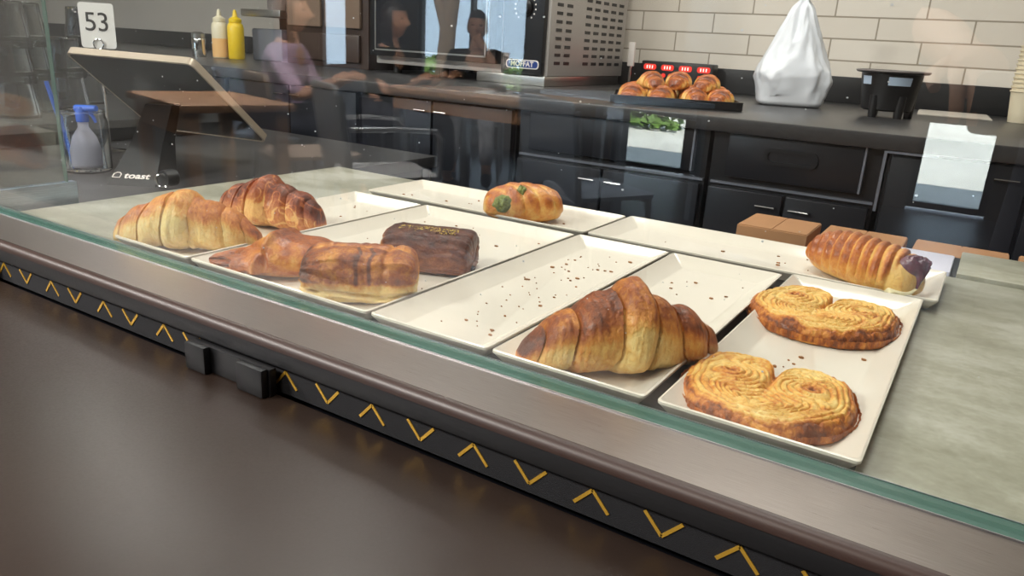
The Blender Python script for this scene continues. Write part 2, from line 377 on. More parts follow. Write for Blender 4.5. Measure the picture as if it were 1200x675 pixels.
marks = [(-.085, 1), (-.139, 0), (-.195, 1), (-.249, 0), (-.303, 1), (-.358, 0), (-.413, 1), (-.468, 0), (-.523, 1), (-.666, 0), (-.714, 1), (-.776, 0), (-.828, 1), (-.889, 0), (-.941, 1), (-1.002, 0), (-1.056, 1), (-.03, 0), (.025, 1)]
for x, up in marks:
    g = MB(); x *= .964; zt, zb = (-.0195, -.0345)
    za, zc_ = (zb, zt) if up else (zt, zb)
    for s in (-1, 1):
        a = Vector((x + s * .0138, .4326, za)); b = Vector((x, .4326, zc_)); d = (b - a).normalized(); nn = Vector((-d.z, 0, d.x)) * .0013
        g.add([a - nn, a + nn, b + nn, b - nn, *(q + Vector((0, .0009, 0)) for q in (a - nn, a + nn, b + nn, b - nn))], [(0, 1, 2, 3), (7, 6, 5, 4), (0, 4, 5, 1), (1, 5, 6, 2), (2, 6, 7, 3), (3, 7, 4, 0)])
    g.build('chevron_inlay', 'gold', band, smooth=False)
MB().bx(XL, XR, .4996, .5220, -.02, LZ).build('glass_channel', 'glass_edge', case, smooth=False)
MB().bx(XL, XR, .4985, .4996, -.02, LZ + .0012).bx(XL, XR, .5220, .5230, -.02, LZ + .0008).build('channel_lip', 'alu', case, smooth=False)
dk = MB().bx(XL, XR, .5232, 1.205, -.03, 0, .0015).build('stone_deck', 'stone', case)
MB().bx(XL + .01, XR, .445, 1.19, FZ, -.031).build('case_body', 'cab', case, smooth=False)
MB().bx(-.12, XR, 1.207, 1.40, -.035, -.012, .002).build('rear_shelf', 'cab', case)
MB().bx(-.10, XR, 1.21, 1.38, FZ, -.036).build('rear_body', 'cab', case, smooth=False)
gp = MB().bx(XL, XR, .507, .514, LZ, .62).build('front_glass', 'pane', case, smooth=False)
M['dust'] = mat('dust', srgb(225, 225, 230), .8); r3 = random.Random(12); mb = MB()
for i in range(260):
    x = -1.15 + 1.35 * r3.random() ** .8; z = .05 + .40 * r3.random(); q = .0003 + .0006 * r3.random() ** 3
    mb.prism([(x + q * math.cos(a) * 1.3, z + q * math.sin(a)) for a in (0, 1.2, 2.5, 3.7, 5.0)], 'y', .5143, .5146)
q = mb.build('dust_specks', 'dust', gp, smooth=False); q['kind'] = 'stuff'
# side pane on its steel clamp plate
sp = thing('side_glass', 'upright clear glass pane at the end of the case by the card reader', 'glass pane', (-1.235, .59, -.03))
MB().bx(-1.2405, -1.2305, .516, .633, .03, .62).build('pane', 'pane', sp, smooth=False)
MB().bx(-1.2406, -1.2304, .6332, .6342, .03, .62).build('polished_edge', 'glass_edge', sp, smooth=False)
MB().bx(-1.243, -1.228, .5235, .646, -.0195, .0298, .001).build('clamp_plate', 'steel_y', sp)
# rubber clamps under the ledge
for nm, x, lb in (('ledge_clamp', -.569, 'glossy black clamp gripping the ledge below the egg-washed square pastry'), ('ledge_clamp', -1.094, 'small glossy black clamp under the ledge at its far end')):
    t = thing(nm, lb, 'clamp', (x, .415, -.043), 'clamps under the ledge')
    MB().bx(x - .058, x + .058, .420, .4278, -.0425, -.0155, .001).build('clamp_plate', 'black', t)
    MB().bx(x - .056, x - .026, .412, .4202, -.0428, -.0145, .0025).build('clamp_jaw', 'black', t); MB().bx(x + .020, x + .056, .412, .4202, -.0428, -.0145, .0025).build('clamp_jaw', 'black', t)

# ------------------------------------------------------------------ white trays
def tray(x0, x1, y0, y1, label, z=.0013):
    W, D = x1 - x0, y1 - y0; cx, cy = (x0 + x1) / 2, (y0 + y1) / 2
    secs = [(0.016, .0, .001), (.010, .0, .001), (.0, .0130, .004), (.0, .0152, .004), (.0018, .0158, .004), (.0032, .0146, .004), (.022, .0036, .003), (.025, .0026, .004)]
    vs = []; fs = []; n = 4 * 5
    for ins, zz, r in secs:
        for (px, py) in rrect(W - 2 * ins, D - 2 * ins, r + .0005, 4, cx, cy): vs.append((px, py, zz + z))
    n = len(vs) // len(secs)
    for j in range(len(secs) - 1):
        for i in range(n): fs.append((j * n + i, j * n + (i + 1) % n, (j + 1) * n + (i + 1) % n, (j + 1) * n + i))
    fs.append(tuple(range(n))[::-1]); fs.append(tuple((len(secs) - 1) * n + i for i in range(n)))
    o = MB().add(vs, fs).build('serving_tray', 'ceramic', angle=25)
    return tag(o, label, 'tray', 'white rectangular trays in the pastry case')
tray(-.928, -.778, .5265, .968, 'white tray holding the two plump croissants farthest from the palmiers')
tray(-.772, -.492, .5265, .972, 'wide white tray under the folded, square and chocolate pastries')
tray(-.487, -.346, .5265, .978, 'empty crumb-strewn white tray in the middle of the front row')
tray(-.341, -.192, .5265, .978, 'white tray holding the single dark-ridged croissant')
tray(-.182, -.030, .5265, .990, 'white tray holding the two heart-shaped palmiers')
tray(-.925, -.489, .996, 1.150, 'rear white tray holding the small green-filled roll')
tray(-.484, -.015, .996, 1.158, 'rear white tray holding the slatted braided roll')
TZ = .0042
tag(MB().bx(-.930, -.034, .5275, 1.150, .0001, .0011).build('tray_undersheet', 'black', smooth=False), 'thin black sheet showing in the gaps between the white trays', 'mat')  # black sheet under the trays, makes the gaps between them black
def crumbs(x0, x1, y0, y1, n_, seed):
    r = random.Random(seed); mb = MB()
    for i in range(n_):
        x = x0 + (x1 - x0) * r.random(); y = y0 + (y1 - y0) * r.random(); s_ = .0006 + .0016 * r.random() ** 3; a = r.random() * PI
        pts = []
        for k_ in range(5):
            an = a + k_ * 2 * PI / 5; q = s_ * (.5 + .8 * r.random()); pts.append((x + q * math.cos(an) * 1.6, y + q * math.sin(an)))
        mb.prism(pts, 'z', TZ - .0004, TZ + .0004 + s_ * .5)
    return mb
mb = MB(); 
for a in ((-.455, -.375, .58, .94, 60, 1), (-.31, -.222, .60, .94, 22, 2), (-.15, -.06, .58, .95, 30, 3), (-.74, -.52, .58, .94, 34, 4), (-.90, -.81, .58, .94, 8, 5), (-.9, -.52, 1.025, 1.12, 14, 6), (-.45, -.05, 1.025, 1.13, 14, 7)):
    q = crumbs(*a); mb.add(q.v, q.f)
tag(mb.build('crumbs', 'crumb', smooth=False), 'scattered flakes of pastry crust lying on the white trays', 'crumbs', kind='stuff')
# ------------------------------------------------------------------ pastries
def croissant(name, L, W, H, seams, prof, m, seed, bend=.012, slant=.10, step=.2, tone=0.0, lattice=0, lip_front=True):
    nu, nv = 300, 170
    s = np.sin(np.linspace(-PI / 2, PI / 2, nu)); s = .45 * s + .55 * np.linspace(-1, 1, nu)
    U, V = np.meshgrid(s, np.linspace(0, 2 * PI, nv, endpoint=False), indexing='ij')
    hs = np.interp(U, prof[0], prof[1])
    k_ = np.ones(9) / 9
    hline = np.convolve(np.interp(s, prof[0], prof[1]), k_, 'same'); hline[:4] = np.linspace(hline[4] * .2, hline[4], 5)[:4]; hline[-4:] = np.linspace(hline[-5], hline[-5] * .2, 5)[1:]
    env = np.repeat(hline[:, None], nv, 1)
    base = np.stack([U * 3 + seed, np.cos(V) * 1.2, np.sin(V) * 1.2], -1)
    ue = U + slant * np.sin(V) * np.sign(-.2 + U) * .6 + .035 * vnoise(base, 1.3, seed)
    # steps between the wrapped layers
    sm = sorted(seams); c0 = max([q for q in sm if q < 0]); c1 = min([q for q in sm if q > 0])
    edges = [-1.25] + sm + [1.25]; f = np.ones_like(U); T = np.zeros_like(U); seg = np.zeros_like(U)
    for i in range(len(edges) - 1):
        a, b = edges[i], edges[i + 1]; msk = (ue >= a) & (ue < b); t = (ue - a) / (b - a)
        if a >= c1 - 1e-6: t = 1 - t
        lip = lambda q: np.sqrt(np.clip(1 - (1 - np.clip(q / .34, 0, 1)) ** 2, 0, 1))
        if a >= c0 - 1e-6 and b <= c1 + 1e-6: ff = np.minimum(lip(t * .8), lip((1 - t) * .8))
        else: ff = lip(t) * (1 - .28 * sstep(.45, 1, t))
        f = np.where(msk, ff, f); T = np.where(msk, t, T); seg = np.where(msk, i, seg)
    r = env * (1 - step + step * f)
    # cross-section, flattened underneath
    cy = np.cos(V); sz = np.sin(V)
    pw = .92
    y = np.sign(cy) * np.abs(cy) ** pw * W / 2; z = np.where(sz > 0, sz ** .95 * H * .66, sz * H * .34)
    P3 = np.stack([U * L / 2, y * env, z * env], -1)
    big = fbm(P3, 28, 3, seed); fine = fbm(P3 * np.array([1, .35, .35]), 170, 3, seed + 3)
    ridg = np.sin(ue * L * 520 + 4 * vnoise(P3, 30, seed + 9) + sz * 2) 
    disp = 1 + .07 * big + .022 * fine * (1 + .4 * np.abs(cy)) + .0028 * ridg * sstep(.2, .6, f) + .022 * vnoise(P3, 75, seed + 30)
    X = U * L / 2 * (1 + .01 * big); Y = y * r * disp + bend * (1 - U ** 2) * -1 + bend * .5; Zc = H * .34 * env
    Z = Zc + z * r * disp
    Z = np.where(Z < .0012, .0012 + (Z - .0012) * .12, Z); Z -= Z.min()
    zr = Z / H / np.clip(env, .25, 1)
    B = .14 + .56 * sstep(.48, .82, zr + .22 * fbm(P3, 24, 2, seed + 6)) * sstep(.2, .6, f) + .20 * fbm(P3, 45, 3, seed + 5) + .03 * ridg + tone + .12 * np.sin(seg * 2.3 + seed)
    B += .22 * sstep(.6, 1, np.abs(U)) - .22 * (1 - sstep(.0, .28, f)) + .10 * sstep(.05, .0, Z / H)
    if lattice:
        q = np.abs(vnoise(P3 * np.array([1.0, 1, 1.3]), 62, seed + 21)); q2 = np.abs(vnoise(P3, 34, seed + 25))
        crack = np.maximum(1 - sstep(0, .11, q), 1 - sstep(0, .07, q2)); B -= lattice * crack
        Z += .0006 * (1 - crack) * sz.clip(0)
    return grid_mesh(name, X, Y, Z, B, m)
def loaf(name, L, W, H, m, seed, px=3.0, pyz=.75, dispf=None, colf=None, nu=240, nv=150, bottom=.32, bigk=.06, fk=.012, zshape=None):
    s = np.sin(np.linspace(-PI / 2, PI / 2, nu)); U, V = np.meshgrid(s, np.linspace(0, 2 * PI, nv, endpoint=False), indexing='ij')
    env = np.clip(1 - np.abs(U) ** px, 0, 1) ** (1 / px * 1.15) if px < 20 else np.ones_like(U)
    cy, sz = np.cos(V), np.sin(V); yy = np.sign(cy) * np.abs(cy) ** pyz; zz = np.sign(sz) * np.abs(sz) ** pyz
    hz = np.ones_like(U) if zshape is None else zshape(U)
    P3 = np.stack([U * L / 2, yy * env * W / 2, zz * env * H / 2], -1)
    d = 1 + bigk * fbm(P3, 26, 3, seed) + fk * fbm(P3 * np.array([.4, 1, 1]), 190, 3, seed + 2)
    if dispf is not None: d = d + dispf(U, V, yy, zz, P3)
    X = U * L / 2 * (1 + .5 * (d - 1)); Y = yy * env * W / 2 * d; Z = np.where(zz > 0, zz * H * (1 - bottom) * hz, zz * H * bottom) * env * d + H * bottom
    Z = np.where(Z < .0012, .0012 + (Z - .0012) * .12, Z); Z -= Z.min()
    B = colf(U, V, yy, zz, P3, Z / H) if colf else .5 + 0 * Z
    return grid_mesh(name, X, Y, Z, B, m)

# 1 the big dark-ridged croissant
c = croissant('croissant', .215, .092, .062, [-.84, -.56, -.2, .17, .5, .82],
              ([-1, -.93, -.8, -.6, -.35, -.08, .1, .2, .45, .6, .8, .93, 1], [.16, .34, .52, .70, .84, 1.02, 1.05, .88, .74, .70, .52, .38, .2]), 'crust_pale', 3, bend=.014, tone=.06, step=.32)
tag(c, 'large croissant with dark ridges alone on its tray beside the palmiers', 'croissant', 'croissants in the case'); place(c, (-.2477, .604, TZ), math.radians(46)); c.scale = (.923, .923, 1.29)
# 2 pale golden croissant
c = croissant('croissant', .235, .10, .068, [-.86, -.52, -.16, .24, .62, .86],
              ([-1, -.9, -.7, -.45, -.3, -.1, .1, .3, .6, .8, 1], [.2, .42, .62, .78, .86, 1.02, 1.0, .86, .74, .6, .3]), 'crust_gold', 11, bend=.012, tone=-.06, step=.28)
tag(c, 'pale golden croissant nearest the side glass on the end tray', 'croissant', 'croissants in the case'); place(c, (-.8604, .584, TZ), math.radians(30)); c.scale = (.825, .825, 1.13)
# 3 red-brown cracked croissant
c = croissant('croissant', .21, .098, .074, [-.82, -.5, -.2, .22, .55, .84],
              ([-1, -.85, -.6, -.35, -.15, .05, .25, .5, .75, .92, 1], [.3, .62, .78, .84, 1.0, 1.04, .88, .82, .72, .52, .3]), 'crust_red', 23, bend=.008, tone=.10, lattice=.42, step=.26)
tag(c, 'red-brown croissant with a net of pale cracks behind the pale golden one', 'croissant', 'croissants in the case'); place(c, (-.8787, .737, TZ), math.radians(12)); c.scale = (.835, .835, .98)

# 4 folded turnover with a frilled end
def d4(U, V, yy, zz, P):
    fold = np.exp(-((U + .12 - .5 * yy * .5) / .07) ** 2) * .18 * (zz > -.2)
    fr = sstep(-.45, -.85, U) * (.16 * np.sin(yy * 9 + U * 14 + 3 * vnoise(P, 60, 5)) )
    tear = -.20 * np.exp(-((U + .52 + .25 * yy) / .05) ** 2) * sstep(-.3, .4, zz)
    return fold + fr + tear + .05 * np.abs(vnoise(P * np.array([.5, 1, 1]), 70, 4))
def c4(U, V, yy, zz, P, Z):
    return .42 + .28 * sstep(.3, .9, Z) + .38 * fbm(P, 42, 3, 8) - .35 * np.exp(-((U + .3 + .2 * yy) / .12) ** 2) * sstep(.3, .7, Z) + .3 * sstep(-.6, -.95, U) - .25 * sstep(.25, .08, Z) * sstep(-.4, -.1, U)
o = loaf('folded_turnover', .185, .105, .052, 'crust_orange', 31, 2.2, .9, d4, c4, zshape=lambda U: np.interp(U, [-1, -.75, -.5, -.2, .1, .5, 1], [.28, .40, .66, 1.05, 1.0, .92, .8]), bigk=.10, fk=.02)
tag(o, 'folded glossy turnover with a frilled dark end near the ledge', 'turnover'); place(o, (-.682, .597, TZ), math.radians(40)); o.scale = (.88, .88, .875)

# 5 square egg-washed pastry with chocolate drizzle
def d5(U, V, yy, zz, P):
    belt = -.17 * np.exp(-((zz + .28 + .1 * np.sin(U * 3)) / .16) ** 2) * (yy < .4)
    top = -.09 * np.exp(-((yy - .12 + .12 * U) / .10) ** 2) * (zz > .3) - .08 * np.exp(-((U - .55 - .1 * yy) / .06) ** 2) * (zz > -.1)
    return belt + top + .05 * np.abs(vnoise(P, 80, 2)) + .03 * np.sin(zz * 16 + 5 * vnoise(P, 30, 6)) * (np.abs(zz) < .8)
def c5(U, V, yy, zz, P, Z):
    b = .16 + .52 * sstep(.36, .46, Z + .03 * fbm(P, 60, 2, 9)) + .30 * fbm(P, 50, 3, 15) - .22 * np.exp(-((yy - .12 + .12 * U) / .10) ** 2) * (zz > .3) + .35 * sstep(-.7, -.95, U) * sstep(.3, .5, Z)
    for c_ in (.02, .24): b += .55 * np.exp(-((U - c_ - .03 * np.sin(yy * 9)) / .028) ** 2) * (yy < .1) * sstep(.35, .5, Z)
    return b - .2 * sstep(.34, .2, Z)
o = loaf('chocolate_bread', .142, .088, .064, 'crust_pale', 43, 5.5, .62, d5, c5, bigk=.055, fk=.02)
tag(o, 'square egg-washed pastry with a pale base and two thin chocolate streaks', 'pastry', 'square filled pastries'); place(o, (-.5565, .587, TZ), math.radians(36)); o.scale = (.871, .871, .88)

# 6 dark chocolate pastry with pistachio
def d6(U, V, yy, zz, P):
    return .02 * np.sin(U * 2 + zz * 22 + 6 * vnoise(P, 26, 3)) * (np.abs(zz) < .9) - .10 * np.exp(-((yy + .45 - .1 * U) / .06) ** 2) * (zz > .5) * (U > .2) + .03 * np.abs(vnoise(P, 90, 1))
def c6(U, V, yy, zz, P, Z):
    wv = np.sin(U * 6 + zz * 30 + 9 * vnoise(P, 30, 3))
    return .50 + .28 * sstep(.6, .85, Z) + .10 * wv * (Z < .8) - .12 * sstep(.6, .2, Z) - .62 * sstep(-.86, -.95, U) + .2 * fbm(P, 60, 3, 4)
o = loaf('chocolate_roll', .132, .088, .066, 'crust_choc', 57, 9, .58, d6, c6, bigk=.03, fk=.012)
r6 = random.Random(3); fl = MB()
for i in range(300):
    t_ = r6.random(); x = -.045 + .088 * r6.random(); y = .001 + .014 * max(-2, min(2, r6.gauss(0, 1))); z = .0652 - 7 * y ** 2; s_ = .0004 + .0009 * r6.random() ** 2; a = r6.random() * PI
    fl.bx(-s_ * 1.2, s_ * 1.2, -s_ * .7, s_ * .7, -.0016, .0008, 0, Matrix.Rotation(a, 3, 'Z') @ Matrix.Rotation(.6 * r6.random(), 3, 'X'), (x, y, z))
f_ = fl.build('pistachio_flecks', 'pistachio', o, smooth=False); f_['kind'] = 'stuff'; f_['label'] = 'gold-green chopped pistachio flecks'
MB().tube([(.050, -.012, .012), (.071, -.014, .010)], [.005, .0045], 12).build('chocolate_stick', 'choc', o)
tag(o, 'dark chocolate pastry roll topped with gold-green nut flecks', 'pastry', 'square filled pastries'); place(o, (-.5671, .7244, TZ), math.radians(22)); o.scale = (.853, .853, .78)

# 7 small roll with spinach filling
def d7(U, V, yy, zz, P):
    sl = np.abs(np.sin((U * 2.6 + yy * 1.1) * PI)) ; return .09 * (sl ** .6) * sstep(-.3, .3, zz) * sstep(-.55, -.3, U) - .06 * np.exp(-((U + .62) / .18) ** 2) * (yy < 0) * (zz > -.6)
def c7(U, V, yy, zz, P, Z):
    sl = np.abs(np.sin((U * 2.6 + yy * 1.1) * PI)); return .22 + .38 * sl * sstep(.3, .7, Z) + .34 * fbm(P, 60, 3, 2)
o = loaf('spinach_roll', .152, .088, .058, 'crust_orange', 71, 3.0, .85, d7, c7, bigk=.05)
def patch_on(o, u0, v0, du, dv, L, W, H, m, seed, name='filling', lift=.0015, bot=.32, px=3.0, pyz=.85):
    nu, nv = 40, 40; a, b = np.meshgrid(np.linspace(0, 1, nu), np.linspace(0, 2 * PI, nv, endpoint=False), indexing='ij')
    rag = 1 + .25 * vnoise(np.stack([np.cos(b) * 2, np.sin(b) * 2, 0 * b + seed], -1), 1.2, seed)
    U = u0 + du * a * rag * np.cos(b); V = v0 + dv * a * rag * np.sin(b)
    env = np.clip(1 - np.abs(np.clip(U, -1, 1)) ** px, 0, 1) ** (1 / px * 1.15); cy, sz = np.cos(V), np.sin(V); yy = np.sign(cy) * np.abs(cy) ** pyz; zz = np.sign(sz) * np.abs(sz) ** pyz
    P3 = np.stack([U * L / 2, yy * W / 2, zz * H / 2], -1); k_ = 1 + (lift / .03) * (1 - a ** 3 * 1.6) + .20 * fbm(P3, 150, 4, seed) * (1 - a ** 2) + .02
    X = U * L / 2 * (1 + .4 * (k_ - 1)); Y = yy * env * W / 2 * k_; Z = np.where(zz > 0, zz * H * (1 - bot), zz * H * bot) * env * k_ + H * bot
    return grid_mesh(name, X, Y, Z, 0 * Z, m, parent=o)
patch_on(o, -.52, PI - .35, .26, .42, .152, .088, .058, 'spinach', 1, 'filling', .004)['label'] = 'green spinach and cheese filling'
patch_on(o, -.05, PI - 1.0, .14, .3, .152, .088, .058, 'spinach', 2, 'filling', .006)['label'] = 'green spinach and cheese filling'
tag(o, 'small golden roll with green spinach filling showing, on the rear tray', 'pastry roll'); place(o, (-.629, 1.044, TZ), math.radians(35)); o.scale = (.85, .85, 1.0)

# 8 braided roll with berry and cream filling
def d8(U, V, yy, zz, P):
    ph = U * 5.6 + yy * 1.5; t = ph - np.floor(ph); lip = np.sqrt(np.clip(1 - (1 - np.clip(t / .5, 0, 1)) ** 2, 0, 1)) * (1 - .5 * sstep(.6, 1, t))
    return .15 * lip * sstep(-.35, .25, zz) * sstep(.80, .66, U) - .05
def c8(U, V, yy, zz, P, Z):
    ph = U * 5.6 + yy * 1.5; t = ph - np.floor(ph)
    return .24 + .42 * sstep(.15, .5, t) * sstep(.3, .7, Z) * sstep(.85, .7, U) - .22 * (1 - sstep(0, .16, t)) + .26 * fbm(P, 50, 3, 2) - .15 * sstep(.3, .1, Z) - .3 * sstep(.7, .85, U)
o = loaf('braided_roll', .190, .088, .060, 'crust_orange', 83, 3.2, .88, d8, c8, bigk=.03, nu=320)
patch_on(o, .84, PI * 1.5 - .62, .17, .75, .190, .088, .060, 'cream_fill', 4, 'cream_filling', .004, px=3.2, pyz=.88)['label'] = 'pale cream filling'
patch_on(o, .86, PI * .5 - .25, .16, .85, .190, .088, .060, 'berry', 6, 'berry_filling', .005, px=3.2, pyz=.88)['label'] = 'dark red berry filling'
tag(o, 'slatted braided roll with cream and berry filling at its open end', 'pastry roll'); place(o, (-.1075, 1.056, TZ), math.radians(-36)); o.scale = (.88, .88, 1.0)

# 9, 10 palmiers
def palmier(name, a, b, H, seed, label, thick_rim=1.0):
    nr, nt = 150, 420; r, th = np.meshgrid(np.linspace(.004, 1, nr) ** .8, np.linspace(0, 2 * PI, nt, endpoint=False), indexing='ij')
    dg = np.degrees(th); dd = lambda c_: np.abs((dg - c_ + 180) % 360 - 180)
    R0 = a * b / np.sqrt((b * np.cos(th)) ** 2 + (a * np.sin(th)) ** 2)
    R = R0 * (1 + .16 * np.exp(-(dd(52) / 24) ** 2) + .16 * np.exp(-(dd(128) / 24) ** 2)) * (1 - .36 * np.exp(-(dd(90) / 9) ** 2) - .10 * np.exp(-(dd(90) / 22) ** 2))
    rn = np.stack([np.cos(th) * 3, np.sin(th) * 3, 0 * th + seed], -1); R = R * (1 + .02 * fbm(rn, 1.2, 3, seed) + .012 * fbm(rn, 7, 2, seed + 1) * sstep(.7, 1, r))
    x = R * r * np.cos(th); y = R * r * np.sin(th)
    sx = np.where(x > 0, 1, -1); lx = a * .47; ly = b * .12
    wob = .0050 * fbm(np.stack([x, y, 0 * x], -1), 34, 3, seed + 2)
    d = np.sqrt(((np.abs(x) - lx) * .95) ** 2 + ((y - ly) * 1.05) ** 2) + wob
    dout = (1 - r) * b * .95 + wob
    k_ = sstep(.5, .8, r); ph = (1 - k_) * d / .0062 + k_ * (6.3 - dout / .0050)
    gro = np.abs(np.sin(ph * PI)) ** .7
    valley = np.exp(-(x / .0035) ** 2) * sstep(-b * .35, b * .2, y)
    P3 = np.stack([x, y, 0 * x], -1); fn = fbm(P3, 300, 3, seed + 4); bg_ = fbm(P3, 40, 3, seed + 5)
    prof_ = (1 - np.clip(r, 0, 1) ** 9) ** .5
    top = H * (.80 * prof_ + .10 * sstep(.75, .93, r) * prof_ + .12 * np.exp(-(d / .018) ** 2)) + .0015 * gro * prof_ - .0045 * valley + .0007 * fn + .0016 * bg_
    rim = sstep(.84, .95, r); top = top + rim * prof_ * .0030 * fbm(P3, 190, 2, seed + 8)
    eye_ = np.exp(-(d / .0032) ** 2); top -= .003 * eye_
    B = .22 + .26 * (1 - gro) + .50 * rim + .40 * bg_ + .16 * fn + .26 * np.exp(-(d / .014) ** 2) * (bg_ > -.1) + .5 * eye_ + .3 * valley
    # close with a flat base: rings going back to the centre underneath
    sd_ = [(1.0, .5), (1.0, .18), (.97, .0), (.5, 0), (.02, 0)]
    Xs, Ys, Zs, Bs = [x], [y], [np.maximum(top, .0008)], [B]
    crust_n = 1 + .03 * fbm(rn * 1.0 + 2, 9, 3, seed + 9)
    for q, hz in sd_:
        xx = (R * np.cos(th))[-1] * q * (1.015 if hz > 0 else 1) * crust_n[-1]; yy_ = (R * np.sin(th))[-1] * q * (1.015 if hz > 0 else 1) * crust_n[-1]
        Xs.append(xx[None]); Ys.append(yy_[None]); Zs.append(np.full((1, nt), H * .8 * hz) + (.0006 * fbm(rn[-1:], 11, 2, seed)) * (hz > 0)); Bs.append(np.full((1, nt), .8) + .3 * fbm(rn[-1:], 8, 2, seed + 3))
    o = grid_mesh(name, np.vstack(Xs), np.vstack(Ys), np.vstack(Zs), np.vstack(Bs), 'crust_palm')
    return tag(o, label, 'palmier', 'palmiers')
o = palmier('palmier', .0765, .076, .017, 5, 'heart-shaped palmier nearest the ledge with bright sugared swirls'); place(o, (-.1148, .604, TZ), math.radians(2)); o.scale = (.926, .926, 1.22)
o = palmier('palmier', .087, .082, .016, 9, 'heart-shaped palmier behind, lying toward the braided roll', 1.2); place(o, (-.1195, .850, TZ), math.radians(-9)); o.scale = (.90, .92, 1.5)
# ------------------------------------------------------------------ register counter and what stands on it
CZ = -.02
t = thing('register_counter', 'dark counter with the card terminal and water glasses', 'counter', (-2.0, 1.1, FZ))
MB().bx(-2.95, -1.252, .535, 1.62, CZ - .03, CZ, .003).build('worktop', 'counter_black', t); MB().bx(-2.9, -1.27, .56, 1.58, FZ, CZ - .031).build('base', 'cab', t, smooth=False)
# tilted terminal
A, B_, C_ = Vector((-1.695, .908, .211)), Vector((-1.377, .978, .208)), Vector((-1.424, 1.193, .036))
ex = (B_ - A); ey = (C_ - B_); ey = ey - ex.normalized() * ey.dot(ex.normalized()); F = frame_mtx(A, ex, ey); Wd, Hd = ex.length, ey.length
t = thing('payment_terminal', 'tilted black card payment terminal on a wedge stand', 'payment terminal', (-1.42, .9, CZ))
MB().prism(rrect(Wd, Hd, .012, 4, Wd / 2, Hd / 2), 'z', -.006, .008).xf(F).build('screen_back', 'black', t)
r_ = plate2d(rrect(Wd + .008, Hd + .008, .014, 5, Wd / 2, Hd / 2), [rrect(Wd - .001, Hd - .001, .012, 5, Wd / 2, Hd / 2)], .0155).xf(F @ Matrix.Translation((0, 0, .001)))
M['bezel'] = mat('terminal_bezel', srgb(206, 190, 170), .3, .3); r_.build('bezel', 'bezel', t)
cen = F @ Vector((Wd / 2, Hd / 2, 0))
b0 = Vector((-1.395, .862, CZ)); top = cen + Vector((.02, -.035, -.012)); e1 = Vector((.84, .54, .0)).normalized(); e2 = Vector((-e1.y, e1.x, 0))
vs = []
for c_, h1, h2 in ((b0, .046, .05), (b0.lerp(top, .5) + Vector((0, 0, .0)), .032, .03), (top, .028, .022)):
    for s1, s2 in ((-1, -1), (1, -1), (1, 1), (-1, 1)): vs.append(c_ + e1 * h1 * s1 + e2 * h2 * s2)
st = MB().add(vs, [(0, 3, 2, 1), (8, 9, 10, 11)] + [(4 * j + i, 4 * j + (i + 1) % 4, 4 * j + 4 + (i + 1) % 4, 4 * j + 4 + i) for j in (0, 1) for i in range(4)]).build('stand', 'black', t, smooth=False)
fr0 = [Vector(vs[0]), Vector(vs[1]), Vector(vs[4])]; fx = (fr0[1] - fr0[0]).normalized(); fy = (fr0[2] + Vector(vs[5])) / 2 - (fr0[0] + fr0[1]) / 2
FT = frame_mtx((fr0[0] + fr0[1]) / 2 + fy * .21, fx, fy)
M['print_white'] = mat('white_print', srgb(236, 226, 220), .6); M['print_black'] = mat('black_print', srgb(30, 28, 28), .6)
lt = text_mb('toast', .024, .0006, bold=.0004).xf(FT @ Matrix.Translation((.006, .0, .0010))).build('lettering', 'print_white', st, smooth=False)
MB().tube([(FT @ Vector(p)) for p in [(-.040, -.006, .0008), (-.026, -.006, .0008), (-.026, .004, .0008), (-.030, .009, .0008), (-.036, .009, .0008), (-.040, .004, .0008), (-.040, -.006, .0008)]], .0011, 6).build('bread_mark', 'print_white', st)
MB().tube([Vector((-1.303, .844, CZ + .016)) + Vector((.84, .54, 0)) * .0125 * math.cos(a) + Vector((0, 0, 1)) * .0125 * math.sin(a) for a in [2 * PI * i / 24 for i in range(25)]], .0022, 8, False).build('ring_button', 'chrome', t)
MB().lathe([(.016, -.012), (.016, .012)], 24, (-1.303, .858, CZ + .0205), Matrix.Rotation(PI / 2, 3, 'X') @ Matrix.Rotation(0, 3, 'Y')).build('hinge', 'black', t)
# number cards
M['card'] = mat('white_card', srgb(240, 238, 234), .5)
def number_card(txt, loc, rz, label, h=.22, tall=.105, wide=.078, lean=0):
    t = thing('table_number', label, 'table number', loc, None); L = Vector(loc)
    R = Matrix.Translation(L + Vector((0, 0, h))) @ Matrix.Rotation(rz, 4, 'Z') @ Matrix.Rotation(PI / 2 + lean, 4, 'X')
    MB().lathe([(.035, 0), (.035, .004), (.006, .008), (.003, .012), (.003, h - .02)], 20, L).build('stand', 'chrome', t)
    c_ = MB().prism(rrect(wide, tall, .007, 4, 0, tall / 2), 'z', -.0008, .0008).xf(R).build('card', 'card', t)
    text_mb(txt, .058, .0006, space=.95).xf(R @ Matrix.Translation((0, tall * .56, .0012))).build('digits', 'print_black', c_, smooth=False)
    MB().tube([R @ Vector((.011 * math.cos(a), -.0 + .009 + .011 * math.sin(a), .0035)) for a in [2 * PI * i / 20 for i in range(21)]], .0016, 7, False).build('clip_ring', 'chrome', t)
    return t
number_card('53', (-1.77, 1.02, CZ), math.radians(38), 'white table number card 53 clipped on a stand behind the terminal', h=.236, tall=.098, wide=.076)
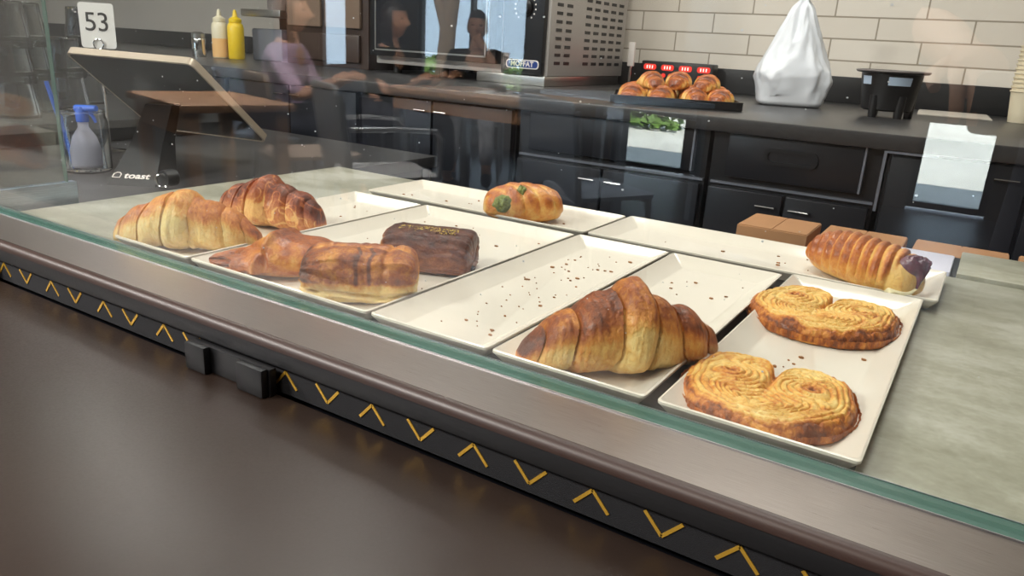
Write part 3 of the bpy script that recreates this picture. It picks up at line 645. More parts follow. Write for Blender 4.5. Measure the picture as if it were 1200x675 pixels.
# ribbed tumblers, upside down and stacked
rk = MB().bx(-2.80, -1.92, .82, 1.52, CZ, .035, .01).build('glass_mat', 'black'); tag(rk, 'black raised drip tray under the stacked water glasses', 'drip tray')
def tumbler(loc, label):
    n_ = 12; prof = [(.046, 0), (.047, .01), (.038, .075), (.036, .105), (.034, .108), (.0, .108)]; inn = [(.043, 0), (.035, .075), (.033, .1), (0, .1)]
    rib = lambda a, j: .018 * math.cos(a * n_)
    mb = MB().lathe(prof, 72, loc, None, rib); m2 = MB().lathe(inn, 48, loc); mb.add(m2.v, m2.f)
    return tag(mb.build('tumbler', 'glassware', angle=60), label, 'water glass', 'upturned water glasses')
for i, (x, y, nn, lb) in enumerate([(-2.06, .965, 3, 'stack nearest the side glass'), (-2.24, 1.19, 2, 'stack behind the jar of pens'), (-2.17, 1.06, 3, 'stack between the jar and the nearest stack'), (-2.34, 1.30, 3, 'stack at the back of the drip tray')]):
    for j in range(nn):
        tumbler((x, y, .0355 + j * .083), ('lowest', 'second', 'topmost')[j if nn == 3 else (0, 2)[j]] + ' upturned ribbed water glass in the ' + lb)
# jar with pens and sanitiser
JX, JY = -1.565, .85
mb = MB().lathe([(.042, 0), (.046, .006), (.046, .10), (.042, .112), (.042, .120), (.044, .122), (.040, .122), (.039, .11), (.043, .1), (.043, .009), (0, .007)], 40, (JX, JY, CZ))
tag(mb.build('glass_jar', 'glassware', angle=60), 'clear glass jar holding the blue-topped spray bottle', 'jar')
t = thing('spray_bottle', 'small white and lilac spray bottle with a blue trigger inside the glass jar', 'spray bottle', (JX, JY, CZ + .012))
M['lilac'] = mat('lilac_plastic', srgb(224, 220, 236), .35); M['blue_pl'] = mat('blue_plastic', srgb(36, 92, 196), .35); M['red_pl'] = mat('red_plastic', srgb(190, 40, 30), .4)
MB().lathe([(.024, 0), (.028, .004), (.029, .035), (.022, .06), (.010, .078), (.010, .088)], 28, (JX, JY, CZ + .012)).build('bottle', 'lilac', t)
MB().lathe([(.012, .088), (.012, .106), (.008, .118)], 20, (JX, JY, CZ + .012)).build('cap', 'blue_pl', t)
MB().tube([(JX - .012, JY - .004, CZ + .125), (JX + .030, JY + .014, CZ + .128)], [.008, .006], 10).tube([(JX + .016, JY + .008, CZ + .124), (JX + .026, JY + .012, CZ + .10)], [.004, .003], 8).build('trigger', 'blue_pl', t)
tag(MB().tube([(JX - .027, JY - .012, CZ + .012), (JX - .062, JY - .03, CZ + .175)], [.004, .0042], 10).build('marker_pen', 'blue_pl'), 'bright blue pen leaning out of the glass jar', 'pen')
t = thing('phone_handset', 'black phone handset lying at the edge of the register counter', 'handset', (-1.66, .66, CZ)); MB().bx(-1.74, -1.60, .62, .70, CZ, CZ + .012, .004).build('body', 'black', t); MB().bx(-1.735, -1.605, .625, .695, CZ + .0122, CZ + .013).build('screen', 'cab_edge', t)

# ------------------------------------------------------------------ back counter
BZ, YF, YB = .14, 1.83, 3.045
wt = MB().bx(-7.4, 2.4, YF, YB, BZ - .035, BZ, .004).build('worktop', 'counter_black'); tag(wt, 'long dark grey worktop along the tiled wall', 'worktop')
struct(MB().bx(-7.4, 2.4, YB - .02, YB, BZ + .0005, .232, .002).build('trim_1', 'black_trim'))
def cab_unit(x0, x1, label, drawers=True, handle='pill'):
    t = thing('cabinet', label, 'cabinet', ((x0 + x1) / 2, YF + .3, FZ), 'black cabinets under the worktop')
    MB().bx(x0 + .003, x1 - .003, YF + .035, YB - .01, FZ + .08, BZ - .036).bx(x0 + .003, x1 - .003, YF + .09, YB - .01, FZ, FZ + .08).build('body', 'cab', t, smooth=False)
    f = YF + .034
    if drawers:
        d = MB().bx(x0 + .045, x1 - .04, f - .018, f, .0, .105, .003).build('drawer', 'cab_face', t)
        cx = (x0 + x1) / 2
        if handle == 'pill':
            h = plate2d(rrect(.125, .04, .018, 6), [rrect(.105, .022, .01, 6)], .006).xf(Matrix.Translation((cx, f - .020, .06)) @ Matrix.Rotation(PI / 2, 4, 'X')); h.build('handle', 'cab', d)
        MB().bx(x1 - .039, x1 - .034, f - .019, f, .0, .1035).build('drawer_edge', 'cab_edge', d, smooth=False)
        MB().bx(x0 + .01, x1 - .005, f - .008, f, -.022, -.016).build('rail', 'cab_edge', t, smooth=False)
        z1 = -.03
    else: z1 = .10
    cx = (x0 + x1) / 2
    for a, b, s in ((x0 + .01, cx - .004, -1), (cx + .004, x1 - .01, 1)):
        dd = MB().bx(a, b, f - .018, f, FZ + .1, z1, .003).build('door', 'cab_face', t)
        hx = b - .035 if s < 0 else a + .035
        MB().tube([(hx - .022, f - .018, z1 - .03), (hx - .022, f - .03, z1 - .03), (hx + .022, f - .03, z1 - .03), (hx + .022, f - .018, z1 - .03)], .003, 8).build('handle', 'chrome', dd)
cab_unit(-.585, -.195, 'black cabinet with a wide pill-handled drawer under the white bag')
cab_unit(-.19, .35, 'black cabinet with a pale worn door edge under the paper cups', drawers=False)
fx_ = YF + .016
cab_unit(.355, .9, 'black cabinet beyond the paper cups', drawers=False)
cab_unit(-1.15, -.59, 'black cabinet under the tray of croissants', True, 'none')
cab_unit(-1.75, -1.155, 'black cabinet under the oven', False)
cab_unit(-2.4, -1.755, 'black cabinet under the oven door end', False)
cab_unit(-3.2, -2.405, 'black cabinet under the sauce bottles', False)
cab_unit(-4.1, -3.205, 'black cabinet at the far end past the sauces', False)
tag(MB().bx(-.194, -.188, YF + .002, YF + .0155, -.03, .103).bx(-.188, -.09, YF + .002, YF + .0155, .099, .104).build('edge_strip', 'cab_edge', smooth=False), 'pale metal edge strip on the cabinet below the black bucket', 'edge strip')

# takeaway bag
M['bag'] = mat('white_plastic_bag', srgb(236, 238, 244), .35, bump=.3, bs=40); M['bag'].node_tree.nodes['Principled BSDF'].inputs['Subsurface Weight'].default_value = .2
M['bag'].node_tree.nodes['Principled BSDF'].inputs['Subsurface Radius'].default_value = (.05, .05, .05)
nu, nv = 70, 96; h = np.linspace(0, 1, nu)[:, None]; th = np.linspace(0, 2 * PI, nv, endpoint=False)[None]
rad = np.interp(h, [0, .02, .25, .32, .45, .62, .8, .86, .9, .95, 1], [.092, .106, .114, .108, .088, .062, .034, .013, .012, .022, .034])
pw = np.interp(h, [0, .3, .5, 1], [.42, .5, .9, 1]); cx = np.sign(np.cos(th)) * np.abs(np.cos(th)) ** pw; cy = np.sign(np.sin(th)) * np.abs(np.sin(th)) ** pw * .8
P3 = np.stack([cx + 0 * h, cy + 0 * h, h * 3 + 0 * th], -1); wr = 1 + .11 * (1 - 2 * np.abs(fbm(P3 * np.array([1, 1, .5]), 2.2, 4, 5))) * sstep(0, .25, h) - .08 + .08 * np.sin(th * 9 + 4 * h + 3 * fbm(P3, 1, 2, 2)) * sstep(.35, .8, h)
Z = h * .36 + 0 * th + .008 * np.sin(th * 4) * (h > .1)
bag = grid_mesh('takeaway_bag', rad * cx * wr, rad * cy * wr, Z, 0 * Z, 'bag'); place(bag, (-.577, 2.56, BZ + .001), math.radians(20)); tag(bag, 'knotted white plastic takeaway bag on the worktop', 'bag')
# black tub on feet
bx_, by_ = -.276, 2.42
t = thing('plastic_tub', 'black plastic tub on short feet with two round-cornered stickers', 'tub', (bx_, by_, BZ))
MB().lathe([(.060, .018), (.066, .022), (.078, .10), (.0795, .118), (.093, .120), (.094, .127), (.080, .128), (.074, .10), (.060, .03), (0, .028)], 48, (bx_, by_, BZ)).build('tub', 'black', t)
M['rim'] = mat('worn_rim', srgb(120, 112, 110), .4)
MB().tube([(bx_ + .093 * math.cos(a), by_ + .093 * math.sin(a), BZ + .1245) for a in [2 * PI * i / 40 for i in range(41)]], .003, 8, False).build('rim', 'rim', t)
for a in (-2.0, -.9, .4, 2.2): MB().lathe([(.011, 0), (.013, .03), (.014, .06)], 14, (bx_ + .062 * math.cos(a), by_ + .062 * math.sin(a), BZ)).build('foot', 'black', t)
M['sticker'] = mat('blue_white_sticker', srgb(196, 214, 236), .3); M['sticker_red'] = mat('red_sticker_bar', srgb(214, 84, 60), .4)
def sticker(ang, wdt, hgt, m1, name):
    r0 = .0795; vs = []; n_ = 10
    for z in (.088, .088 + hgt):
        for i in range(n_ + 1):
            a = ang + (i / n_ - .5) * wdt / r0; rr = .066 + (z - .022) / .078 * .012 + .0012; vs.append((bx_ + rr * math.cos(a), by_ + rr * math.sin(a), BZ + z))
    return MB().add(vs, [(i, i + 1, n_ + 2 + i, n_ + 1 + i) for i in range(n_)]).build(name, m1, t)
sticker(-1.15, .062, .022, 'sticker', 'sticker'); sticker(-2.35, .034, .022, 'sticker', 'sticker')
sk = sticker(-1.05, .034, .006, 'sticker_red', 'sticker_bar'); 
for v in sk.data.vertices: v.co.z += .0155; v.co.x *= 1.004; v.co.y -= .0008
sp_ = MB().bx(-.10, .10, -.15, .15, 0, .004, .001).build('flat_sign', 'card'); M['beige_card'] = mat('beige_card', srgb(196, 188, 178), .6); sp_.data.materials.clear(); sp_.data.materials.append(M['beige_card']); place(sp_, (-.125, 2.82, BZ + .0005), math.radians(4)); tag(sp_, 'blank beige card lying flat on the worktop beside the black tub', 'card')
# paper cups
M['paper'] = mat('cream_paper', srgb(232, 218, 190), .7)
for cx_, cy_, lb in ((.056, 2.72, 'stack nearest the edge of the view'),):
    for j in range(11):
        tag(MB().lathe([(.034, .0), (.043, .085), (.046, .087), (.046, .091), (.042, .091), (.033, .006), (0, .006)], 30, (cx_, cy_, BZ + .0008 + j * .0125)).build('paper_cup', 'paper', angle=50), 'cream paper cup nested in the column of cups, cup ' + ['at the bottom', 'one above the bottom', 'two above the bottom', 'three above the bottom', 'four above the bottom', 'in the exact middle', 'four below the top', 'three below the top', 'two below the top', 'one below the top', 'at the top'][j], 'paper cup', 'nested cream paper cups')
# tray of baked croissants
ang = math.radians(24); Rz = Matrix.Translation((-.80, 2.13, BZ)) @ Matrix.Rotation(ang, 4, 'Z')
t = tag(MB().prism(rrect(.34, .30, .02, 4), 'z', .001, .003).build('baking_tray', 'black'), 'black baking tray heaped with croissants on the worktop', 'tray')
r_ = plate2d(rrect(.355, .315, .025, 5), [rrect(.336, .296, .02, 5)], .022); r_.xf(Matrix.Translation((0, 0, .0125))); q = r_.build('rim', 'black', None); q.parent = t
place(t, (-.80, 2.13, BZ), ang)
proto = croissant('small_croissant', .125, .072, .050, [-.8, -.5, -.18, .18, .5, .8], ([-1, -.8, -.5, -.2, 0, .2, .5, .8, 1], [.3, .6, .8, .95, 1.05, .95, .8, .6, .3]), 'crust_orange', 41, tone=.0, step=.3)
dm = proto.modifiers.new('d', 'DECIMATE'); dm.ratio = .12; me2 = eval_mesh(proto); 
where = ['by the front corner', 'along the front edge', 'in the middle of the front row', 'at the wall end of the front row', 'at the near end of the second row', 'inside the second row', 'in the second row by the timer', 'at the end of the second row', 'in the back row by the oven', 'in the middle of the back row', 'in the back row by the bag', 'at the back corner', 'on top of the heap toward the oven', 'on top at the centre', 'on top of the heap toward the bag']
k_ = 0; rr = random.Random(4)
pos = [(x, y, .0035) for y in (-.09, .0, .09) for x in (-.12, -.04, .04, .12)] + [(-.08, -.04, .038), (.0, .02, .040), (.08, -.03, .038)]
for (x, y, z) in pos:
    o = bpy.data.objects.new('small_croissant', me2); COL.objects.link(o); p = Rz @ Vector((x + rr.uniform(-.008, .008), y, z)); o.location = p; o.rotation_euler = (0, rr.uniform(-.1, .1), ang + PI / 2 + rr.uniform(-.5, .5))
    tag(o, 'small brown croissant ' + where[k_] + ' on the black baking tray', 'croissant', 'croissants heaped on the baking tray'); k_ += 1
# timer with red displays
t = thing('timer_display', 'black control box with rows of glowing red displays behind the croissant tray', 'timer', (-1.10, 2.96, BZ))
MB().bx(-1.25, -.955, 2.93, 2.99, BZ, .245, .006).build('housing', 'black', t)
k = NT('red_led'); k.p.inputs['Base Color'].default_value = srgb(120, 10, 10); k.p.inputs['Emission Color'].default_value = (1, .05, .03, 1); k.p.inputs['Emission Strength'].default_value = .8; M['led'] = k.m
k = NT('pale_led_digit'); k.p.inputs['Emission Color'].default_value = (1, .35, .3, 1); k.p.inputs['Emission Strength'].default_value = 2.0; M['led_digit'] = k.m
for i in range(4):
    x = -1.212 + i * .0735
    d = MB().prism(rrect(.052, .022, .009, 5, x, .222), 'y', 2.9275, 2.9302).build('display', 'led', t)
    for s in (-1, 0, 1): MB().tube([(x + s * .011, 2.9265, .216), (x + s * .011, 2.9265, .228)], .0022, 6).build('digit', 'led_digit', d)
    for s in (-1, 1): MB().lathe([(.0085, 0), (.0085, .003), (0, .0035)], 16, (x + s * .014, 2.93, .192), Matrix.Rotation(PI / 2, 3, 'X')).build('button', 'led', t)
# convection oven
OX0, OX1, OY, OZ0, OZ1 = -2.16, -1.365, 2.36, .175, .80
t = thing('convection_oven', 'steel countertop oven with black control panel and slotted side', 'oven', (-1.76, 2.7, BZ))
M['oven_side'] = mat('pale_steel_side', srgb(196, 190, 186), .4, .35); MB().bx(OX0, OX1, OY + .02, 3.0, OZ0, OZ1, .004).build('body', 'oven_side', t)
pn = MB().bx(-1.545, OX1 - .012, OY - .004, OY + .02, OZ0 + .002, OZ1, .004).build('control_panel', 'cab', t)
dr = MB().bx(OX0, -1.56, OY - .02, OY + .0195, OZ0 + .03, OZ1, .004).build('door', 'black', t)
MB().bx(OX0 + .02, -1.585, OY - .0225, OY - .0205, OZ0 + .062, OZ1 - .03).build('door_glass', 'cab_face', dr, smooth=False)
f = MB(); a0, a1, z0, z1 = OX0 + .03, -1.6, .225, OZ1 - .04
f.bx(a0, a1, OY - .025, OY - .022, z0, z0 + .006).bx(a0, a0 + .006, OY - .025, OY - .022, z0, z1).bx(a1 - .006, a1, OY - .025, OY - .022, z0, z1); f.build('window_frame', 'steel_plain', dr, smooth=False)
MB().tube([(-1.572, OY - .02, .25), (-1.572, OY - .05, .25), (-1.572, OY - .05, .72), (-1.572, OY - .02, .72)], .007, 10).build('handle', 'chrome', dr)
PXc = -1.455
MB().lathe([(.030, 0), (.030, .012), (.022, .02), (0, .02)], 28, (PXc, OY - .004, .40), Matrix.Rotation(PI / 2, 3, 'X')).build('knob', 'black', pn)
MB().lathe([(.030, 0), (.030, .012), (.022, .02), (0, .02)], 28, (PXc, OY - .004, .55), Matrix.Rotation(PI / 2, 3, 'X')).build('knob', 'black', pn)
tk = MB()
for zz in (.40, .55):
    for i in range(14):
        a = -.9 + i * (PI + 1.8) / 13; tk.lathe([(.003, 0), (.003, .001), (0, .001)], 8, (PXc + .042 * math.cos(a), OY - .0042, zz + .042 * math.sin(a)), Matrix.Rotation(PI / 2, 3, 'X'))
q = tk.build('dial_marks', 'print_white', pn, smooth=False); q['kind'] = 'stuff'
M['logo_blue'] = mat('logo_plate', srgb(30, 60, 130), .3)
lp = MB().prism(rrect(.135, .03, .012, 5, PXc, .212), 'y', OY - .006, OY - .0035).build('logo_plate', 'print_white', pn); MB().prism(rrect(.127, .023, .010, 5, PXc, .212), 'y', OY - .0068, OY - .0058).build('logo_field', 'logo_blue', pn)
text_mb('MOFFAT', .024, .0006, space=1.05, bold=.0006).xf(Matrix.Translation((PXc, OY - .0075, .212)) @ Matrix.Rotation(PI / 2, 4, 'X')).build('lettering', 'print_white', pn, smooth=False)
vn = MB()
for j in range(18):
    z = .215 + j * .028
    cols = [.06, .13] + ([.28, .35, .42, .49, .56] if j < 9 else [])
    for c_ in cols: vn.bx(OX1 + .0002, OX1 + .0012, OY + c_, OY + c_ + .042, z, z + .011)
vs_ = vn.build('vent_slots', 'cab', t, smooth=False)
for x in (OX0 + .06, OX0 + .30):
    for y in (OY + .08, 2.94): MB().lathe([(.018, 0), (.016, .0345)], 16, (x, y, BZ + .0003)).build('foot', 'black', t)
MB().bx(-1.66, OX1 - .004, OY + .01, 2.98, BZ + .0006, OZ0 - .0006, .003).build('base_plinth', 'steel_plain', t)
t = thing('thermometer', 'white probe thermometer standing by the oven vents', 'thermometer', (-1.25, 2.85, BZ)); MB().lathe([(.02, 0), (.006, .01), (.005, .1)], 14, (-1.27, 2.87, BZ + .0005)).build('base', 'chrome', t); MB().bx(-1.283, -1.257, 2.864, 2.876, .22, .31, .003).build('display_head', 'print_white', t)
# sauces and shaker
def squeeze(loc, m, label, fill=None):
    t = thing('squeeze_bottle', label, 'sauce bottle', loc, 'squeeze bottles')
    z0 = .08 if fill else 0
    P = [(.033, .0), (.036, .005), (.036, .135), (.032, .15), (.024, .158)]
    MB().lathe(P, 28, loc).build('bottle', m, t)
    if fill: MB().lathe([(.0364, .004), (.0364, .085)], 28, loc).build('sauce', fill, t)
    MB().lathe([(.028, .158), (.028, .172), (.012, .182), (.006, .21), (0, .212)], 24, loc).build('nozzle', m, t)
M['mustard'] = mat('mustard_yellow', srgb(232, 196, 20), .35); M['translucent'] = mat('milky_plastic', srgb(222, 212, 184), .35); M['aioli'] = mat('orange_sauce', srgb(226, 178, 116), .4)
squeeze((-2.99, 2.36, BZ + .0005), 'mustard', 'bright yellow mustard squeeze bottle'); squeeze((-3.075, 2.34, BZ + .0005), 'translucent', 'milky squeeze bottle half full of orange sauce beside the mustard', 'aioli')
t = thing('shaker', 'ribbed steel shaker standing to the side of the sauce bottles', 'shaker', (-3.15, 2.28, BZ)); MB().lathe([(.03, 0), (.031, .003), (.031, .075), (.029, .08), (.0, .081)], 24, (-3.15, 2.28, BZ + .0005)).build('body', 'chrome', t); MB().lathe([(.0295, .081), (.03, .1), (.02, .108), (0, .109)], 24, (-3.15, 2.28, BZ + .0005)).build('cap', 'steel_plain', t)
tag(MB().bx(-3.155, -3.115, 2.40, 2.44, BZ + .0005, BZ + .03, .005).build('small_pot', 'ceramic'), 'tiny white pot behind the shaker', 'pot')
# coffee equipment left of the oven
t = thing('coffee_machine', 'dark metal coffee machine with steel box and steel upper shelf', 'coffee machine', (-2.85, 2.6, BZ))
MB().bx(-3.0, -2.74, 2.62, 2.95, BZ, .85, .006).build('back_body', 'black', t); MB().bx(-2.98, -2.78, 2.44, 2.60, BZ, BZ + .14, .008).build('steel_box', 'cab_edge', t)
MB().bx(-3.0, -2.74, 2.40, 2.62, .33, .36, .004).build('shelf', 'steel_plain', t); MB().lathe([(.045, 0), (.05, .01), (.05, .11), (.03, .13)], 24, (-2.86, 2.5, .3605)).build('hopper', 'rim', t)
M['brown_panel'] = mat('brown_glass_panel', srgb(128, 108, 94), .25); M['brown_case'] = mat('brown_enamel', srgb(66, 52, 46), .35)
t = thing('holding_cabinet', 'brown enamel warming cabinet with pale glazed doors beside the oven', 'warming cabinet', (-2.48, 2.6, BZ))
MB().bx(-2.725, -2.24, 2.42, 2.95, BZ, .85, .006).build('body', 'brown_case', t)
for a in (-2.70, -2.475): MB().bx(a, a + .2, 2.404, 2.4195, .30, .80, .006).build('door', 'brown_panel', t)
MB().bx(-2.69, -2.28, 2.404, 2.4195, .165, .275, .006).build('drawer', 'brown_case', t)
# things in the aisle behind the deck
t = thing('low_cart', 'low black cart carrying cardboard boxes behind the case', 'cart', (-.15, 1.6, FZ))
MB().bx(-.44, .42, 1.47, 1.76, -.17, -.15, .003).build('top', 'cab', t)
for x in (-.42, .40):
    for y in (1.49, 1.74): MB().bx(x - .012, x + .012, y - .012, y + .012, FZ, -.171).build('leg', 'cab', t, smooth=False)
def carton(x0, x1, lb, rz=0):
    t = thing('cardboard_box', lb, 'box', ((x0 + x1) / 2, 1.57, -.1495), 'cartons behind the case')
    MB().bx(x0, x1, 1.50, 1.64, -.1495, -.040, .002).build('carton', 'cardboard', t)
    MB().bx(x0 + .002, (x0 + x1) / 2 - .001, 1.502, 1.638, -.0398, -.0385).bx((x0 + x1) / 2 + .001, x1 - .002, 1.502, 1.638, -.0398, -.0385).build('flap', 'cardboard', t, smooth=False)
carton(-.398, -.262, 'brown cardboard box behind the rear tray, under the bag'); carton(-.246, -.10, 'brown cardboard box directly behind the braided roll'); carton(-.085, .07, 'brown cardboard box beside the grey slab'); carton(.085, .25, 'brown cardboard box half hidden past the grey slab')
tag(MB().bx(-.105, -.012, 1.22, 1.34, -.0115, .003, .003).build('flat_container', 'lilac'), 'flat pale lilac container lid on the rear shelf', 'lid')
tag(MB().bx(-.004, .9, 1.215, 1.375, -.0115, .004, .002).build('stone_slab', 'stone'), 'spare grey stone slab on the shelf behind the deck', 'slab')
# ------------------------------------------------------------------ dining room behind the photographer (seen mirrored in the glass)
M['chair_black'] = mat('chair_black_plastic', srgb(108, 118, 132), .35); M['chair_grey'] = mat('chair_grey_plastic', srgb(150, 150, 152), .4); M['chair_brown'] = mat('chair_brown_plastic', srgb(140, 122, 108), .4)
M['wood'] = mat('table_wood', srgb(150, 112, 82), .5, var=.15, vs=5); M['blue_top'] = mat('pale_blue_tabletop', srgb(176, 200, 226), .3)
def chair(name, label, shell, frame, arms):
    t = thing(name, label, 'chair', (0, 0, 0), 'dining chairs'); w_, d_ = .22, .22
    # front of the chair is +Y
    n_ = 10; arc = [(.10 * math.cos(PI - PI * i / n_), -.175 + .045 * math.sin(PI * i / n_)) for i in range(n_ + 1)]
    pl = plate2d(rrect(.42, .44, .035, 4), [arc], .012)
    pl.v = [(x, y, z - .9 * x * x * 0 + .45 * x * x) for x, y, z in pl.v]
    bt = pl.xf(Matrix.Translation((0, -d_ + .0, .62)) @ Matrix.Rotation(PI / 2 + .14, 4, 'X')); bt.build('backrest', shell, t)
    MB().prism(rrect(.43, .42, .05, 5, 0, .0), 'z', .435, .452).build('seat', shell, t)
    for sx in (-1, 1):
        MB().tube([(sx * .205, .19, .0), (sx * .20, .17, .436)], [.012, .013]).build('leg', frame, t)
        MB().tube([(sx * .21, -.25, .0), (sx * .205, -.20, .44), (sx * .205, -.245, .80)], [.012, .013, .012]).build('leg', frame, t)
        if arms: MB().tube([(sx * .225, -.215, .66), (sx * .255, .0, .665), (sx * .25, .16, .655), (sx * .235, .19, .62), (sx * .215, .19, .44)], .012).build('armrest', frame, t)
    MB().tube([(-.2, .17, .42), (.2, .17, .42)], .009).tube([(-.2, -.2, .42), (.2, -.2, .42)], .009).build('stretcher', frame, t)
    return t
def to_real(xv, yv): return (xv, 1.02 - yv)
def put(t, xv, yv, ang_v):   # ang_v: heading of the front in the mirror image, degrees from +X
    x, y = to_real(xv, yv); t.location = (x, y, FZ); a = -math.radians(ang_v); t.rotation_euler = (0, 0, a - PI / 2); return t
ch = put(chair('dining_chair', 'black moulded chair with a half-moon slot, standing before the pale blue table', 'chair_black', 'alu', False), -1.46, 3.0, 62)
c2 = put(chair('dining_armchair', 'grey moulded armchair with an aluminium frame at the end of the wood-edged table', 'chair_grey', 'alu', True), -2.34, 2.62, 60)
put(chair('dining_chair', 'brown moulded chair with metal legs beside the brown wooden table', 'chair_brown', 'alu', False), -2.98, 2.78, 65)
def table(name, label, xv, yv, w_, d_, rz, top, legm, h=.75, apron=True):
    x, y = to_real(xv, yv); t = thing(name, label, 'table', (0, 0, 0))
    MB().bx(-w_ / 2, w_ / 2, -d_ / 2, d_ / 2, h - .03, h, .006).build('tabletop', top, t)
    if apron: MB().bx(-w_ / 2 + .03, w_ / 2 - .03, -d_ / 2 + .02, -d_ / 2 + .045, h - .12, h - .031).bx(-w_ / 2 + .03, w_ / 2 - .03, d_ / 2 - .045, d_ / 2 - .02, h - .12, h - .031).build('apron', top, t, smooth=False)
    for sx in (-1, 1):
        for sy in (-1, 1): MB().bx(sx * (w_ / 2 - .05) - .025, sx * (w_ / 2 - .05) + .025, sy * (d_ / 2 - .05) - .025, sy * (d_ / 2 - .05) + .025, 0, h - .031, .003).build('leg', legm, t)
    t.location = (x, y, FZ); t.rotation_euler = (0, 0, -math.radians(rz)); return t
table('dining_table', 'long wood-edged dining table with grey legs and drinks on it', -2.52, 3.84, 1.15, .72, -6, 'wood', 'alu')
table('dining_table', 'pale blue dining table by the street window', -2.12, 4.72, 1.0, .7, -30, 'blue_top', 'chair_black')
table('dining_table', 'brown wooden dining table with thick legs beside the brown chair', -2.83, 2.08, .67, .46, -16, 'wood', 'wood')
TT = FZ + .75
x, y = to_real(-2.75, 4.25); number_card('50', (x, y, TT + .0005), math.radians(-150), 'white table number card 50 on the wood-edged dining table', h=.13, tall=.1, wide=.085)
x, y = to_real(-2.45, 3.85); dt = tag(MB().prism(rrect(.36, .26, .03, 4, x, y), 'z', TT + .0005, TT + .010).build('drinks_tray', 'card'), 'white drinks tray on the wood-edged dining table', 'tray')
M['tea'] = mat('dark_drink', srgb(60, 30, 20), .1)
for dx, lb, st in ((-.07, 'clear tumbler with a dark drink and a straw on the white drinks tray', True), (.06, 'empty clear tumbler on the white drinks tray', False)):
    t = thing('drinking_glass', lb, 'glass', (x + dx, y, TT + .0105)); L = (x + dx, y, TT + .0105)
    MB().lathe([(.033, 0), (.042, .13), (.040, .13), (.031, .006), (0, .006)], 28, L).build('glass', 'glassware', t)
    if st: MB().lathe([(.0, .0065), (.0305, .0065), (.033, .04), (0, .04)], 24, L).build('drink', 'tea', t); MB().tube([(x + dx, y, TT + .02), (x + dx + .02, y + .02, TT + .21)], .004, 8).build('straw', 'print_white', t)

